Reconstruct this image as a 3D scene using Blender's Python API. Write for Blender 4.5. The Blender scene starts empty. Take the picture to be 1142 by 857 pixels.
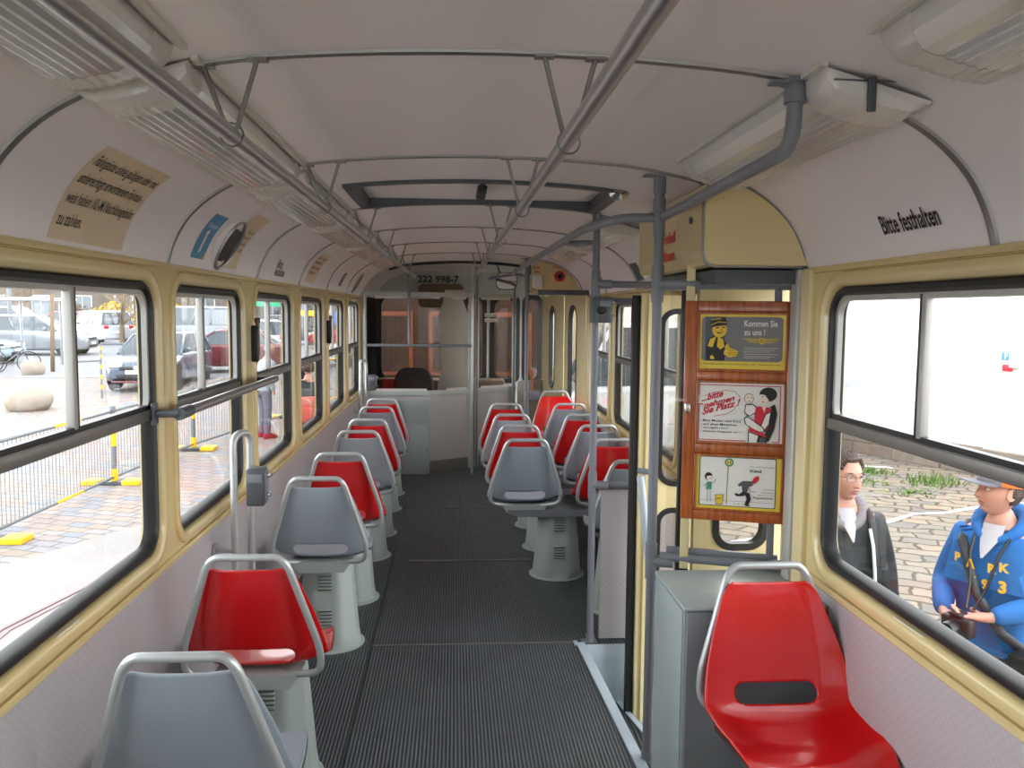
import bpy, bmesh, math, random
from mathutils import Vector, Matrix
random.seed(7)
PI = math.pi
SC = bpy.context.scene
COL = SC.collection

# ------------------------------------------------------------------ materials
def srgb(c):
    return tuple(((x/255)/12.92 if x/255 <= .04045 else (((x/255)+.055)/1.055)**2.4) for x in c) + (1,)
def mat(name, c, rough=.5, metal=0., coat=0., bump=None, var=None, spec=.5):
    """bump=(scale,strength) noise bump ; var=(scale,amount,(rgb2)) colour mottling that belongs to the surface"""
    m = bpy.data.materials.new(name); m.use_nodes = True
    nt = m.node_tree; b = nt.nodes['Principled BSDF']
    b.inputs['Base Color'].default_value = srgb(c)
    b.inputs['Roughness'].default_value = rough
    b.inputs['Metallic'].default_value = metal
    b.inputs['Coat Weight'].default_value = coat
    b.inputs['Coat Roughness'].default_value = .06
    b.inputs['Specular IOR Level'].default_value = spec
    tc = nt.nodes.new('ShaderNodeTexCoord')
    if bump:
        n = nt.nodes.new('ShaderNodeTexNoise'); n.inputs['Scale'].default_value = bump[0]
        n.inputs['Detail'].default_value = 4
        bp = nt.nodes.new('ShaderNodeBump'); bp.inputs['Strength'].default_value = bump[1]; bp.inputs['Distance'].default_value = .02
        nt.links.new(tc.outputs['Object'], n.inputs['Vector'])
        nt.links.new(n.outputs['Fac'], bp.inputs['Height']); nt.links.new(bp.outputs['Normal'], b.inputs['Normal'])
    if var:
        n = nt.nodes.new('ShaderNodeTexNoise'); n.inputs['Scale'].default_value = var[0]; n.inputs['Detail'].default_value = 5
        mx = nt.nodes.new('ShaderNodeMix'); mx.data_type = 'RGBA'
        mr = nt.nodes.new('ShaderNodeMapRange'); mr.inputs[1].default_value = .35; mr.inputs[2].default_value = .7; mr.inputs[4].default_value = var[1]
        nt.links.new(tc.outputs['Object'], n.inputs['Vector']); nt.links.new(n.outputs['Fac'], mr.inputs[0])
        nt.links.new(mr.outputs[0], mx.inputs[0])
        mx.inputs[6].default_value = srgb(c); mx.inputs[7].default_value = srgb(var[2])
        nt.links.new(mx.outputs[2], b.inputs['Base Color'])
    return m
def glass(name, tint=(1, 1, 1), refl=.9):
    m = bpy.data.materials.new(name); m.use_nodes = True
    nt = m.node_tree; nt.nodes.clear()
    out = nt.nodes.new('ShaderNodeOutputMaterial'); mix = nt.nodes.new('ShaderNodeMixShader')
    tr = nt.nodes.new('ShaderNodeBsdfTransparent'); tr.inputs[0].default_value = (*tint, 1)
    gl = nt.nodes.new('ShaderNodeBsdfGlossy'); gl.inputs['Roughness'].default_value = .0
    lw = nt.nodes.new('ShaderNodeLayerWeight'); lw.inputs['Blend'].default_value = .5
    p = nt.nodes.new('ShaderNodeMath'); p.operation = 'POWER'; p.inputs[1].default_value = 5
    k = nt.nodes.new('ShaderNodeMath'); k.operation = 'MULTIPLY_ADD'; k.inputs[1].default_value = refl*.8; k.inputs[2].default_value = .035*refl
    nt.links.new(lw.outputs['Facing'], p.inputs[0]); nt.links.new(p.outputs[0], k.inputs[0])
    nt.links.new(k.outputs[0], mix.inputs[0]); nt.links.new(tr.outputs[0], mix.inputs[1]); nt.links.new(gl.outputs[0], mix.inputs[2])
    nt.links.new(mix.outputs[0], out.inputs[0])
    return m
M = {}
M['red'] = mat('red_plastic', (205, 16, 20), .22, coat=.6)
M['grey'] = mat('grey_plastic', (152, 163, 172), .34)
M['pan'] = mat('pale_grey_paint', (176, 184, 180), .35)
M['tube'] = mat('silver_grey_paint', (178, 182, 182), .3, .35)
M['ped'] = mat('pedestal_paint', (168, 178, 172), .4)
M['slot'] = mat('louvre_gap_shade', (104, 112, 108), .6)  # shade between louvre slats, put into the colour
M['pole'] = mat('grey_painted_steel', (116, 119, 126), .4)
M['alu'] = mat('brushed_aluminium', (176, 176, 178), .3, .85)
M['aludark'] = mat('worn_aluminium', (140, 138, 134), .38, .8)
M['alucold'] = mat('matt_aluminium_profile', (176, 174, 168), .45, .3)
M['chrome'] = mat('chrome', (220, 220, 222), .12, 1.)
M['cream'] = mat('cream_gloss_paint', (212, 192, 140), .2, coat=.3, bump=(3, .05))
M['creamdoor'] = mat('cream_door_paint', (216, 200, 152), .3, coat=.2)
M['ceil'] = mat('ceiling_laminate', (230, 225, 226), .42, bump=(260, .06))
M['lam'] = mat('grey_wall_laminate', (186, 180, 182), .28)
M['rubber'] = mat('black_rubber', (26, 27, 28), .45)
M['black'] = mat('black_plastic', (22, 22, 24), .4)
M['dgrey'] = mat('dark_grey_plastic', (72, 77, 82), .4)
M['trimgrey'] = mat('light_blue_grey_enamel', (176, 188, 196), .4)
M['cabgrey'] = mat('cabinet_grey_paint', (160, 170, 170), .3)
M['cabdark'] = mat('cabinet_front_grey', (128, 130, 135), .4)
M['lens'] = mat('lamp_cover_acrylic', (214, 214, 212), .18, .25, coat=.5)
M['cap'] = mat('lamp_end_plastic', (206, 202, 196), .3, coat=.4)
M['lampbase'] = mat('lamp_base_paint', (205, 203, 192), .4)
M['white'] = mat('white_paint', (236, 236, 236), .5)
M['paper'] = mat('white_paper', (226, 224, 216), .35)
M['beigepaper'] = mat('beige_paper', (214, 194, 165), .5)
M['bluepaper'] = mat('blue_paper', (74, 140, 182), .5)
M['yellowpaper'] = mat('yellow_paper', (226, 200, 66), .35)
M['greypaper'] = mat('slate_paper', (112, 110, 110), .35)
M['inkblack'] = mat('black_ink', (26, 24, 24), .5)
M['inkred'] = mat('red_ink', (196, 32, 48), .5)
M['inkyellow'] = mat('yellow_ink', (224, 186, 50), .5)
M['inkwhite'] = mat('white_ink', (225, 222, 214), .5)
M['inkgreen'] = mat('green_ink', (70, 140, 110), .5)
M['skin_ink'] = mat('pale_ink', (236, 222, 206), .5)
M['glass'] = glass('window_glass', (.985, .99, .985))
M['pglass'] = glass('partition_glass', (.93, .92, .90), .45)
M['screenglass'] = glass('windscreen_glass', (.74, .70, .66), .5)
M['mirror'] = mat('mirror', (240, 240, 240), .02, 1.)
# wood with grain
def wood():
    m = mat('varnished_wood', (166, 86, 36), .28, coat=.3)
    nt = m.node_tree; b = nt.nodes['Principled BSDF']
    tc = nt.nodes.new('ShaderNodeTexCoord'); mp = nt.nodes.new('ShaderNodeMapping'); mp.inputs['Scale'].default_value = (60, 60, 5)
    n = nt.nodes.new('ShaderNodeTexNoise'); n.inputs['Scale'].default_value = 1.3; n.inputs['Detail'].default_value = 5
    cr = nt.nodes.new('ShaderNodeValToRGB'); cr.color_ramp.elements[0].position = .3; cr.color_ramp.elements[1].position = .75
    cr.color_ramp.elements[0].color = srgb((130, 62, 24)); cr.color_ramp.elements[1].color = srgb((190, 104, 46))
    nt.links.new(tc.outputs['Object'], mp.inputs[0]); nt.links.new(mp.outputs[0], n.inputs['Vector'])
    nt.links.new(n.outputs['Fac'], cr.inputs[0]); nt.links.new(cr.outputs[0], b.inputs['Base Color'])
    return m
M['wood'] = wood()
# ribbed rubber flooring: lengthwise ribs, highlight on the crests painted lighter
def ribbed(name, pitch, c1, c2, axis='X'):
    m = mat(name, c1, .5)
    nt = m.node_tree; b = nt.nodes['Principled BSDF']
    tc = nt.nodes.new('ShaderNodeTexCoord')
    w = nt.nodes.new('ShaderNodeTexWave'); w.wave_type = 'BANDS'; w.bands_direction = axis; w.wave_profile = 'SIN'
    w.inputs['Scale'].default_value = 2*PI/20/pitch/ (1.0)
    w.inputs['Distortion'].default_value = 0
    nt.links.new(tc.outputs['Object'], w.inputs['Vector'])
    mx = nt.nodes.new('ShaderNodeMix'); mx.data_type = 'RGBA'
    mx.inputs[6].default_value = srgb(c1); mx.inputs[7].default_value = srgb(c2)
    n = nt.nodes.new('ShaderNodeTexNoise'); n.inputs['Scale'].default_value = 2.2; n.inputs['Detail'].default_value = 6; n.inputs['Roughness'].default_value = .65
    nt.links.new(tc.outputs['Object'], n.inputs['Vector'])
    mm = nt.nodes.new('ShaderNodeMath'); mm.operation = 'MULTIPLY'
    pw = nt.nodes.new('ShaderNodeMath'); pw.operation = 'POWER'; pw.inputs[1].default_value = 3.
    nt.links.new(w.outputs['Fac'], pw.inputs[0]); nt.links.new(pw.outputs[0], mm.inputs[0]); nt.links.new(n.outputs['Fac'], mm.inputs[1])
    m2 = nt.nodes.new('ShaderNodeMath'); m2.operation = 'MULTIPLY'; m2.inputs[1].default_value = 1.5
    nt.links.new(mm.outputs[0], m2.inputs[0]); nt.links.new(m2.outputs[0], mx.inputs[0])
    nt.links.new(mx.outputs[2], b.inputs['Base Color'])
    bp = nt.nodes.new('ShaderNodeBump'); bp.inputs['Strength'].default_value = .8; bp.inputs['Distance'].default_value = .004
    nt.links.new(w.outputs['Fac'], bp.inputs['Height']); nt.links.new(bp.outputs['Normal'], b.inputs['Normal'])
    return m
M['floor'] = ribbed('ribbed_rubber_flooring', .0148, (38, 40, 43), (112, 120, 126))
M['tread'] = ribbed('step_rubber', .02, (30, 32, 34), (78, 82, 84))
# laminate with a fine woven pattern
def lam():
    m = M['lam']; nt = m.node_tree; b = nt.nodes['Principled BSDF']
    tc = nt.nodes.new('ShaderNodeTexCoord'); ck = nt.nodes.new('ShaderNodeTexChecker'); ck.inputs['Scale'].default_value = 70
    ck.inputs['Color1'].default_value = srgb((184, 178, 180)); ck.inputs['Color2'].default_value = srgb((178, 172, 175))
    nt.links.new(tc.outputs['Object'], ck.inputs['Vector']); nt.links.new(ck.outputs[0], b.inputs['Base Color'])
lam()
# stone setts: brick rows, each stone its own tone
def setts(name, w, h, cols, mortar, rot=0., rough=.75, distort=.05, gap=.012):
    m = mat(name, cols[0], rough); nt = m.node_tree; b = nt.nodes['Principled BSDF']; L = nt.links.new
    tc = nt.nodes.new('ShaderNodeTexCoord'); mp = nt.nodes.new('ShaderNodeMapping'); mp.inputs['Rotation'].default_value = (0, 0, rot)
    L(tc.outputs['Object'], mp.inputs[0])
    n = nt.nodes.new('ShaderNodeTexNoise'); n.inputs['Scale'].default_value = 2.4; n.inputs['Detail'].default_value = 3
    L(mp.outputs[0], n.inputs['Vector'])
    vm = nt.nodes.new('ShaderNodeVectorMath'); vm.operation = 'MULTIPLY_ADD'; vm.inputs[1].default_value = (distort*2,)*3
    L(n.outputs['Color'], vm.inputs[0]); L(mp.outputs[0], vm.inputs[2])
    br = nt.nodes.new('ShaderNodeTexBrick'); br.offset = .5; br.squash = 1
    br.inputs['Scale'].default_value = 1; br.inputs['Brick Width'].default_value = w; br.inputs['Row Height'].default_value = h
    br.inputs['Mortar Size'].default_value = gap; br.inputs['Mortar Smooth'].default_value = .6; br.inputs['Bias'].default_value = 0
    br.inputs['Color1'].default_value = (0, 0, 0, 1); br.inputs['Color2'].default_value = (1, 1, 1, 1); br.inputs['Mortar'].default_value = (.5, .5, .5, 1)
    L(vm.outputs[0], br.inputs['Vector'])
    cr = nt.nodes.new('ShaderNodeValToRGB'); cr.color_ramp.interpolation = 'LINEAR'
    e = cr.color_ramp.elements; e[0].color = srgb(cols[0]); e[1].color = srgb(cols[-1])
    for i, c in enumerate(cols[1:-1]):
        x = e.new((i+1)/(len(cols)-1)); x.color = srgb(c)
    L(br.outputs['Color'], cr.inputs[0])
    mx = nt.nodes.new('ShaderNodeMix'); mx.data_type = 'RGBA'; L(br.outputs['Fac'], mx.inputs[0]); L(cr.outputs[0], mx.inputs[6]); mx.inputs[7].default_value = srgb(mortar)
    n2 = nt.nodes.new('ShaderNodeTexNoise'); n2.inputs['Scale'].default_value = 30; n2.inputs['Detail'].default_value = 4
    L(tc.outputs['Object'], n2.inputs['Vector'])
    m3 = nt.nodes.new('ShaderNodeMix'); m3.data_type = 'RGBA'; m3.blend_type = 'MULTIPLY'; m3.inputs[0].default_value = .35
    L(mx.outputs[2], m3.inputs[6]); L(n2.outputs['Fac'], m3.inputs[7]); L(m3.outputs[2], b.inputs['Base Color'])
    inv = nt.nodes.new('ShaderNodeMath'); inv.operation = 'SUBTRACT'; inv.inputs[0].default_value = 1; L(br.outputs['Fac'], inv.inputs[1])
    bp = nt.nodes.new('ShaderNodeBump'); bp.inputs['Strength'].default_value = .6; bp.inputs['Distance'].default_value = .02
    L(inv.outputs[0], bp.inputs['Height']); L(bp.outputs['Normal'], b.inputs['Normal'])
    return m
M['settsL'] = setts('pale_stone_setts', .27, .19, [(158, 142, 130), (172, 160, 152), (140, 146, 156), (178, 150, 132), (164, 158, 156)], (110, 103, 98), rot=.35)
M['settsR'] = setts('rough_stone_setts', .36, .23, [(140, 128, 114), (158, 144, 128), (126, 122, 118), (164, 146, 124), (146, 138, 128)], (88, 80, 64), rot=.45, distort=.16, gap=.022)
M['asphalt'] = mat('pale_asphalt', (160, 154, 152), .85, bump=(60, .4), var=(1.5, .6, (144, 140, 138)))
M['concrete'] = mat('concrete_paving', (178, 164, 150), .8, bump=(40, .2))
M['road'] = mat('road_asphalt', (136, 136, 140), .85)
M['plaster'] = mat('white_rendered_wall', (246, 243, 238), .8, bump=(8, .1))
M['stonebase'] = mat('sandstone_plinth', (140, 128, 116), .85, bump=(12, .6), var=(5, .7, (116, 106, 98)))
M['boulder'] = mat('granite_boulder', (146, 134, 118), .8, bump=(10, .5), var=(9, .7, (132, 122, 112)))
M['moss'] = mat('green_weed', (92, 120, 50), .8)
M['bark'] = mat('tree_bark', (120, 104, 84), .85)
M['twig'] = mat('bare_twigs', (132, 120, 104), .85)
M['bush'] = mat('yellow_blossom', (214, 184, 70), .8)
M['yellow'] = mat('barrier_yellow', (248, 200, 20), .5)
M['galv'] = mat('galvanised_steel', (120, 128, 134), .5, .3)
M['steelrail'] = mat('rail_steel', (138, 116, 118), .5, .4)
M['carglass'] = mat('car_glass', (60, 72, 80), .08, coat=.8)
M['tyre'] = mat('tyre_rubber', (28, 28, 30), .7)
M['rim'] = mat('wheel_rim', (190, 192, 196), .3, .6)
M['lampglass'] = mat('headlamp_glass', (232, 236, 240), .1)
M['tail'] = mat('tail_lamp', (190, 30, 34), .2)
M['darkbrick'] = mat('dark_brown_boards', (58, 36, 24), .8, var=(3, .8, (24, 18, 15)))
M['orangebrown'] = mat('rusty_orange_paint', (110, 58, 32), .6)
M['seatblack'] = mat('driver_seat_black', (24, 26, 32), .7)
M['brown'] = mat('brown_panel', (96, 78, 60), .5)
M['bluecar'] = mat('car_paint_slate', (84, 96, 114), .25, .3, coat=1)
M['maroon'] = mat('car_paint_maroon', (104, 34, 42), .25, .2, coat=1)
M['silver'] = mat('car_paint_silver', (132, 136, 142), .28, .3, coat=1)
M['whitecar'] = mat('car_paint_white', (196, 198, 200), .25, coat=1)
M['redcar'] = mat('car_paint_red', (166, 40, 56), .25, coat=1)
M['darkcar'] = mat('car_paint_graphite', (72, 78, 86), .25, .3, coat=1)
M['icecar'] = mat('car_paint_ice_blue', (160, 180, 192), .25, coat=1)

# ------------------------------------------------------------------ objects
def tag(o, label=None, cat=None, group=None, kind=None):
    if label: o['label'] = label
    if cat: o['category'] = cat
    if group: o['group'] = group
    if kind: o['kind'] = kind
    return o
def empty(name, loc=(0, 0, 0), rz=0., label=None, cat=None, group=None):
    o = bpy.data.objects.new(name, None); COL.objects.link(o); o.location = loc; o.rotation_euler = (0, 0, rz)
    o.empty_display_size = .1
    return tag(o, label, cat, group)
class MB:
    """collects shapes into one mesh"""
    def __init__(s): s.v = []; s.f = []; s.mi = []; s.sm = []; s.m = 0; s.smooth = False
    def add(s, v, f, smooth=None):
        n = len(s.v); s.v += [tuple(p) for p in v]
        for q in f:
            s.f.append(tuple(i+n for i in q)); s.mi.append(s.m); s.sm.append(s.smooth if smooth is None else smooth)
        return s
    def box(s, x0, x1, y0, y1, z0, z1, b=0.):
        if b <= 0:
            return s.add([(x0,y0,z0),(x1,y0,z0),(x1,y1,z0),(x0,y1,z0),(x0,y0,z1),(x1,y0,z1),(x1,y1,z1),(x0,y1,z1)],
                  [(0,3,2,1),(4,5,6,7),(0,1,5,4),(1,2,6,5),(2,3,7,6),(3,0,4,7)], False)
        bm = bmesh.new(); bmesh.ops.create_cube(bm, size=1)
        for v in bm.verts: v.co = Vector(((x0+x1)/2+v.co.x*abs(x1-x0), (y0+y1)/2+v.co.y*abs(y1-y0), (z0+z1)/2+v.co.z*abs(z1-z0)))
        b = min(b, abs(x1-x0)*.45, abs(y1-y0)*.45, abs(z1-z0)*.45)
        bmesh.ops.bevel(bm, geom=list(bm.edges), offset=b, segments=3, profile=.5, affect='EDGES')
        s.bm(bm); return s
    def bm(s, bm, smooth=True):
        bm.verts.index_update(); s.add([v.co[:] for v in bm.verts], [[v.index for v in f.verts] for f in bm.faces], smooth); bm.free()
    def tube(s, path, r, seg=10, close=False, caps=True, flat=1.):
        P = [Vector(p) for p in path]; n = len(P)
        R = r if isinstance(r, (list, tuple)) else [r]*n
        T = []
        for i in range(n):
            a = P[(i-1) % n] if (close or i > 0) else P[0]; b = P[(i+1) % n] if (close or i < n-1) else P[-1]
            T.append((b-a).normalized())
        up = Vector((0, 0, 1)) if abs(T[0].z) < .9 else Vector((1, 0, 0))
        N = (up - T[0]*up.dot(T[0])).normalized(); vs = []
        for i in range(n):
            N = (N - T[i]*N.dot(T[i])).normalized(); B = T[i].cross(N)
            for k in range(seg):
                a = 2*PI*k/seg; vs.append(P[i] + (N*math.cos(a)*flat + B*math.sin(a))*R[i])
        fs = []
        for i in range(n if close else n-1):
            j = (i+1) % n
            for k in range(seg): fs.append((i*seg+k, i*seg+(k+1) % seg, j*seg+(k+1) % seg, j*seg+k))
        s.add(vs, fs, True)
        if caps and not close:
            s.add(vs[:seg], [tuple(range(seg))[::-1]], False); s.add(vs[-seg:], [tuple(range(seg))], False)
        return s
    def prism(s, poly, vec, smooth=False):
        """planar polygon of 3D points extruded by vec"""
        n = len(poly); p = [Vector(q) for q in poly]; w = Vector(vec)
        s.add(p+[q+w for q in p], [tuple(range(n))[::-1], tuple(range(n, 2*n))], False)
        s.add(p+[q+w for q in p], [(i, (i+1) % n, n+(i+1) % n, n+i) for i in range(n)], smooth); return s
    def loft(s, loops, smooth=True, cap0=False, cap1=False, closed=True):
        n = len(loops[0]); vs = [p for l in loops for p in l]; fs = []
        for i in range(len(loops)-1):
            for k in range(n if closed else n-1):
                fs.append((i*n+k, i*n+(k+1) % n, (i+1)*n+(k+1) % n, (i+1)*n+k))
        s.add(vs, fs, smooth)
        if cap0: s.add(loops[0], [tuple(range(n))[::-1]], False)
        if cap1: s.add(loops[-1], [tuple(range(n))], False)
        return s
    def lathe(s, prof, c=(0, 0, 0), seg=24, axis='z'):
        loops = []
        for r, h in prof:
            l = []
            for k in range(seg):
                a = 2*PI*k/seg; x, y = r*math.cos(a), r*math.sin(a)
                p = (x, y, h) if axis == 'z' else ((x, h, y) if axis == 'y' else (h, x, y))
                l.append((p[0]+c[0], p[1]+c[1], p[2]+c[2]))
            loops.append(l)
        return s.loft(loops, True, True, True)
    def build(s, name, m, parent=None, autosmooth=True, loc=None, kind=None, weld=True):
        me = bpy.data.meshes.new(name); me.from_pydata(s.v, [], s.f)
        ms = m if isinstance(m, (list, tuple)) else [m]
        for q in ms: me.materials.append(M[q] if isinstance(q, str) else q)
        me.polygons.foreach_set('material_index', s.mi); me.polygons.foreach_set('use_smooth', s.sm)
        bm = bmesh.new(); bm.from_mesh(me)
        if weld: bmesh.ops.remove_doubles(bm, verts=bm.verts, dist=1e-5)
        bmesh.ops.recalc_face_normals(bm, faces=bm.faces)
        for e in bm.edges:
            if len(e.link_faces) == 2 and e.calc_face_angle(0) > .7: e.smooth = False
        bm.to_mesh(me); bm.free()
        o = bpy.data.objects.new(name, me); COL.objects.link(o)
        if parent: o.parent = parent
        if loc: o.location = loc
        if kind: o['kind'] = kind
        return o
def fillet(pts, r, seg=6):
    P = [Vector(p) for p in pts]; out = [P[0]]
    R = r if isinstance(r, (list, tuple)) else [r]*len(P)
    for i in range(1, len(P)-1):
        a, b, c = P[i-1], P[i], P[i+1]; d1, d2 = (a-b), (c-b); l = min(R[i], d1.length*.49, d2.length*.49)
        p0 = b+d1.normalized()*l; p2 = b+d2.normalized()*l
        for k in range(seg+1):
            t = k/seg; out.append(p0*(1-t)**2 + b*2*t*(1-t) + p2*t*t)
    out.append(P[-1]); return out
def rrect(u0, u1, w0, w1, r, n=6):
    """rounded rectangle in a plane, counterclockwise list of (u,w)"""
    r = max(1e-4, min(r, (u1-u0)/2.001, (w1-w0)/2.001)); o = []
    for cx, cy, a0 in ((u1-r, w1-r, 0), (u0+r, w1-r, PI/2), (u0+r, w0+r, PI), (u1-r, w0+r, 1.5*PI)):
        for k in range(n+1):
            a = a0+PI/2*k/n; o.append((cx+r*math.cos(a), cy+r*math.sin(a)))
    return o
def dup(root, loc=None, rz=None, label=None, group=None, parent=None):
    c = root.copy(); COL.objects.link(c)
    if parent: c.parent = parent
    if loc is not None: c.location = loc
    if rz is not None: c.rotation_euler = (0, 0, rz)
    if label: c['label'] = label
    if group: c['group'] = group
    for ch in list(root.children): dup(ch, parent=c)
    return c
_fc = {}
def text_poly(body, w=None, h=None, bold=0., shear=0., space=1., align='LEFT'):
    """flat filled lettering: verts (u,v), faces; scaled so that its box is w wide (and h tall)"""
    cu = bpy.data.curves.new('t', 'FONT'); cu.body = body; cu.resolution_u = 3; cu.offset = bold; cu.shear = shear; cu.space_character = space
    cu.align_x = align
    o = bpy.data.objects.new('t', cu); COL.objects.link(o)
    dg = bpy.context.evaluated_depsgraph_get(); me = bpy.data.meshes.new_from_object(o.evaluated_get(dg))
    v = [(p.co.x, p.co.y) for p in me.vertices]; f = [tuple(p.vertices) for p in me.polygons]
    bpy.data.objects.remove(o); bpy.data.curves.remove(cu); bpy.data.meshes.remove(me)
    x0 = min(p[0] for p in v); x1 = max(p[0] for p in v); y0 = min(p[1] for p in v); y1 = max(p[1] for p in v)
    sx = w/(x1-x0) if w else None; sy = h/(y1-y0) if h else sx
    if sx is None: sx = sy
    return [((p[0]-x0)*sx, (p[1]-y0)*sy) for p in v], f
# ================================================================== THE TRAM SHELL
XL, XR, XC = -.95, 1.15, .10
YB, YF = -1.7, 10.55         # rear end, cab front
def struct(o): o['kind'] = 'structure'; return o
# roof section: height against distance from the centre line
_prof = [(0, 2.172), (.25, 2.166), (.5, 2.148), (.65, 2.122), (.77, 2.092), (.86, 2.052), (.93, 2.004), (.985, 1.948), (1.02, 1.89), (1.04, 1.84), (1.05, 1.803)]
def zc(x):
    t = min(1.05, abs(x-XC))
    for (a, za), (b, zb) in zip(_prof, _prof[1:]):
        if t <= b: return za+(zb-za)*(t-a)/(b-a)
    return 1.803
def section(n=10):
    h = []
    P = [Vector((t, 0, z)) for t, z in _prof]
    out = []
    for i in range(len(P)-1):   # catmull-rom
        p0 = P[i-1] if i > 0 else P[0]*1+Vector((-.25, 0, 0)); p0 = p0 if i > 0 else Vector((-.25, 0, 2.166)); p3 = P[i+2] if i+2 < len(P) else P[i+1]*2-P[i]
        for k in range(3):
            t = k/3; a, b, c, d = p0, P[i], P[i+1], p3
            out.append(.5*((2*b)+(c-a)*t+(2*a-5*b+4*c-d)*t*t+(-a+3*b-3*c+d)*t**3))
    out.append(P[-1])
    return [(p.x, p.z) for p in out]
SEC = section()
FULL = [(XC-t, z) for t, z in SEC[::-1]] + [(XC+t, z) for t, z in SEC[1:]]
def arc_pt(side, s):
    """point and inward normal on the roof lining, s metres up from its lower edge"""
    L = SEC[::-1]; sg = -1 if side == 'L' else 1
    for (a, za), (b, zb) in zip(L, L[1:]):
        d = math.hypot(b-a, zb-za)
        if s <= d or (b, zb) == L[-1]:
            t = s/d; x = a+(b-a)*t; z = za+(zb-za)*t; nx, nz = (zb-za)/d, -(b-a)/d   # normal
            n = Vector((-(sg)*abs(nx), 0, -abs(nz))); return XC+sg*x, z, n
        s -= d
def on_cove(side, y0, s0, v2, off=.0015):
    out = []
    for u, v in v2:
        x, z, n = arc_pt(side, s0+v); y = y0+u if side == 'L' else y0-u
        out.append((x+n.x*off, y, z+n.z*off))
    return out
# ceiling with a hole for the hatch
HX0, HX1, HY0, HY1 = -.40, .64, 3.42, 4.06
mb = MB(); mb.smooth = True
xs = sorted(set([round(x, 5) for x, _ in FULL]+[HX0, HX1])); zmap = {}
def zfull(x):
    for (a, za), (b, zb) in zip(FULL, FULL[1:]):
        if a-1e-9 <= x <= b+1e-9: return za+(zb-za)*((x-a)/(b-a) if b > a else 0)
    return FULL[-1][1]
ys = [YB, HY0, HY1, 8.75]
for i in range(len(xs)-1):
    for j in range(3):
        if j == 1 and xs[i] >= HX0-1e-6 and xs[i+1] <= HX1+1e-6: continue
        a, b = xs[i], xs[i+1]
        mb.add([(a, ys[j], zfull(a)), (b, ys[j], zfull(b)), (b, ys[j+1], zfull(b)), (a, ys[j+1], zfull(a))], [(0, 1, 2, 3)], True)
ceiling = struct(mb.build('ceiling', 'ceil'))
# outer roof skin above (keeps daylight out, gives the roof its thickness)
mb = MB(); mb.smooth = True
loop = [(XC+(x-XC)*1.06, z+.07) for x, z in FULL]
mb.loft([[(x, y, z) for x, z in loop] for y in (YB, 8.75)], closed=False)
struct(mb.build('roof_skin', 'cream', ceiling))
# hatch
h = struct(MB().build('roof_hatch', 'ceil')) if False else None
hatch = empty('roof_hatch', ((HX0+HX1)/2, (HY0+HY1)/2, 2.16), label='rectangular roof hatch with grey frame in the tram ceiling', cat='roof hatch')
mb = MB()
def hp(x, y, z): return (x-(HX0+HX1)/2, y-(HY0+HY1)/2, z-2.16)
def hring(mb, x0, x1, y0, y1, w, zl, zh):
    for a, b, c, d in ((x0-w, x1+w, y0-w, y0), (x0-w, x1+w, y1, y1+w), (x0-w, x0, y0, y1), (x1, x1+w, y0, y1)):
        nseg = 10
        for k in range(nseg):
            xa, xb = a+(b-a)*k/nseg, a+(b-a)*(k+1)/nseg
            za, zb = zfull(xa)-2.172, zfull(xb)-2.172
            v = []
            for zz in (zl, zh):
                v += [hp(xa, c, zz+za), hp(xb, c, zz+zb), hp(xb, d, zz+zb), hp(xa, d, zz+za)]
            mb.add(v, [(0, 3, 2, 1), (4, 5, 6, 7), (0, 1, 5, 4), (1, 2, 6, 5), (2, 3, 7, 6), (3, 0, 4, 7)], False)
hring(mb, HX0, HX1, HY0, HY1, .040, 2.160, 2.176)
mb.build('hatch_frame', 'dgrey', hatch)
mb = MB(); hring(mb, HX0-.003, HX1+.003, HY0-.003, HY1+.003, .012, 2.17, 2.215); mb.build('hatch_wall', 'dgrey', hatch)
mb = MB(); mb.box(HX0-(HX0+HX1)/2, HX1-(HX0+HX1)/2, -.32, .32, .022, .040); mb.build('hatch_lid', 'ceil', hatch)
mb = MB(); mb.box(-.03, .01, -.3, -.02, -.02, .0, .008)
for k in range(4): mb.tube([(-.01, -.26+k*.06, -.02), (-.01, -.235+k*.06, -.02)], .02, 10)
mb.tube([(-.01, -.3, .01), (-.01, -.3, -.02)], .01); mb.tube([(-.01, -.02, .06), (-.01, -.02, -.02)], .012)
mb.build('latch_handle', 'black', hatch)

# roof ribs: aluminium strips across the ceiling
RIBS = [.6, 1.74, 2.88, 4.14, 5.24, 6.36, 7.5]
for i, y in enumerate(RIBS):
    mb = MB(); rows = []
    for off, dy in ((0.0, -.013), (.006, -.011), (.007, 0), (.006, .011), (0, .013)):
        l = []
        for k, (x, z) in enumerate(FULL):
            a = FULL[max(0, k-1)]; b = FULL[min(len(FULL)-1, k+1)]; t = Vector((b[0]-a[0], b[1]-a[1])).normalized()
            l.append((x+t.y*off, y+dy, z-t.x*off))
        rows.append(l)
    mb.loft(rows, smooth=False, closed=False)
    struct(mb.build('trim_%d' % (i+1), 'aludark', ceiling))

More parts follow.
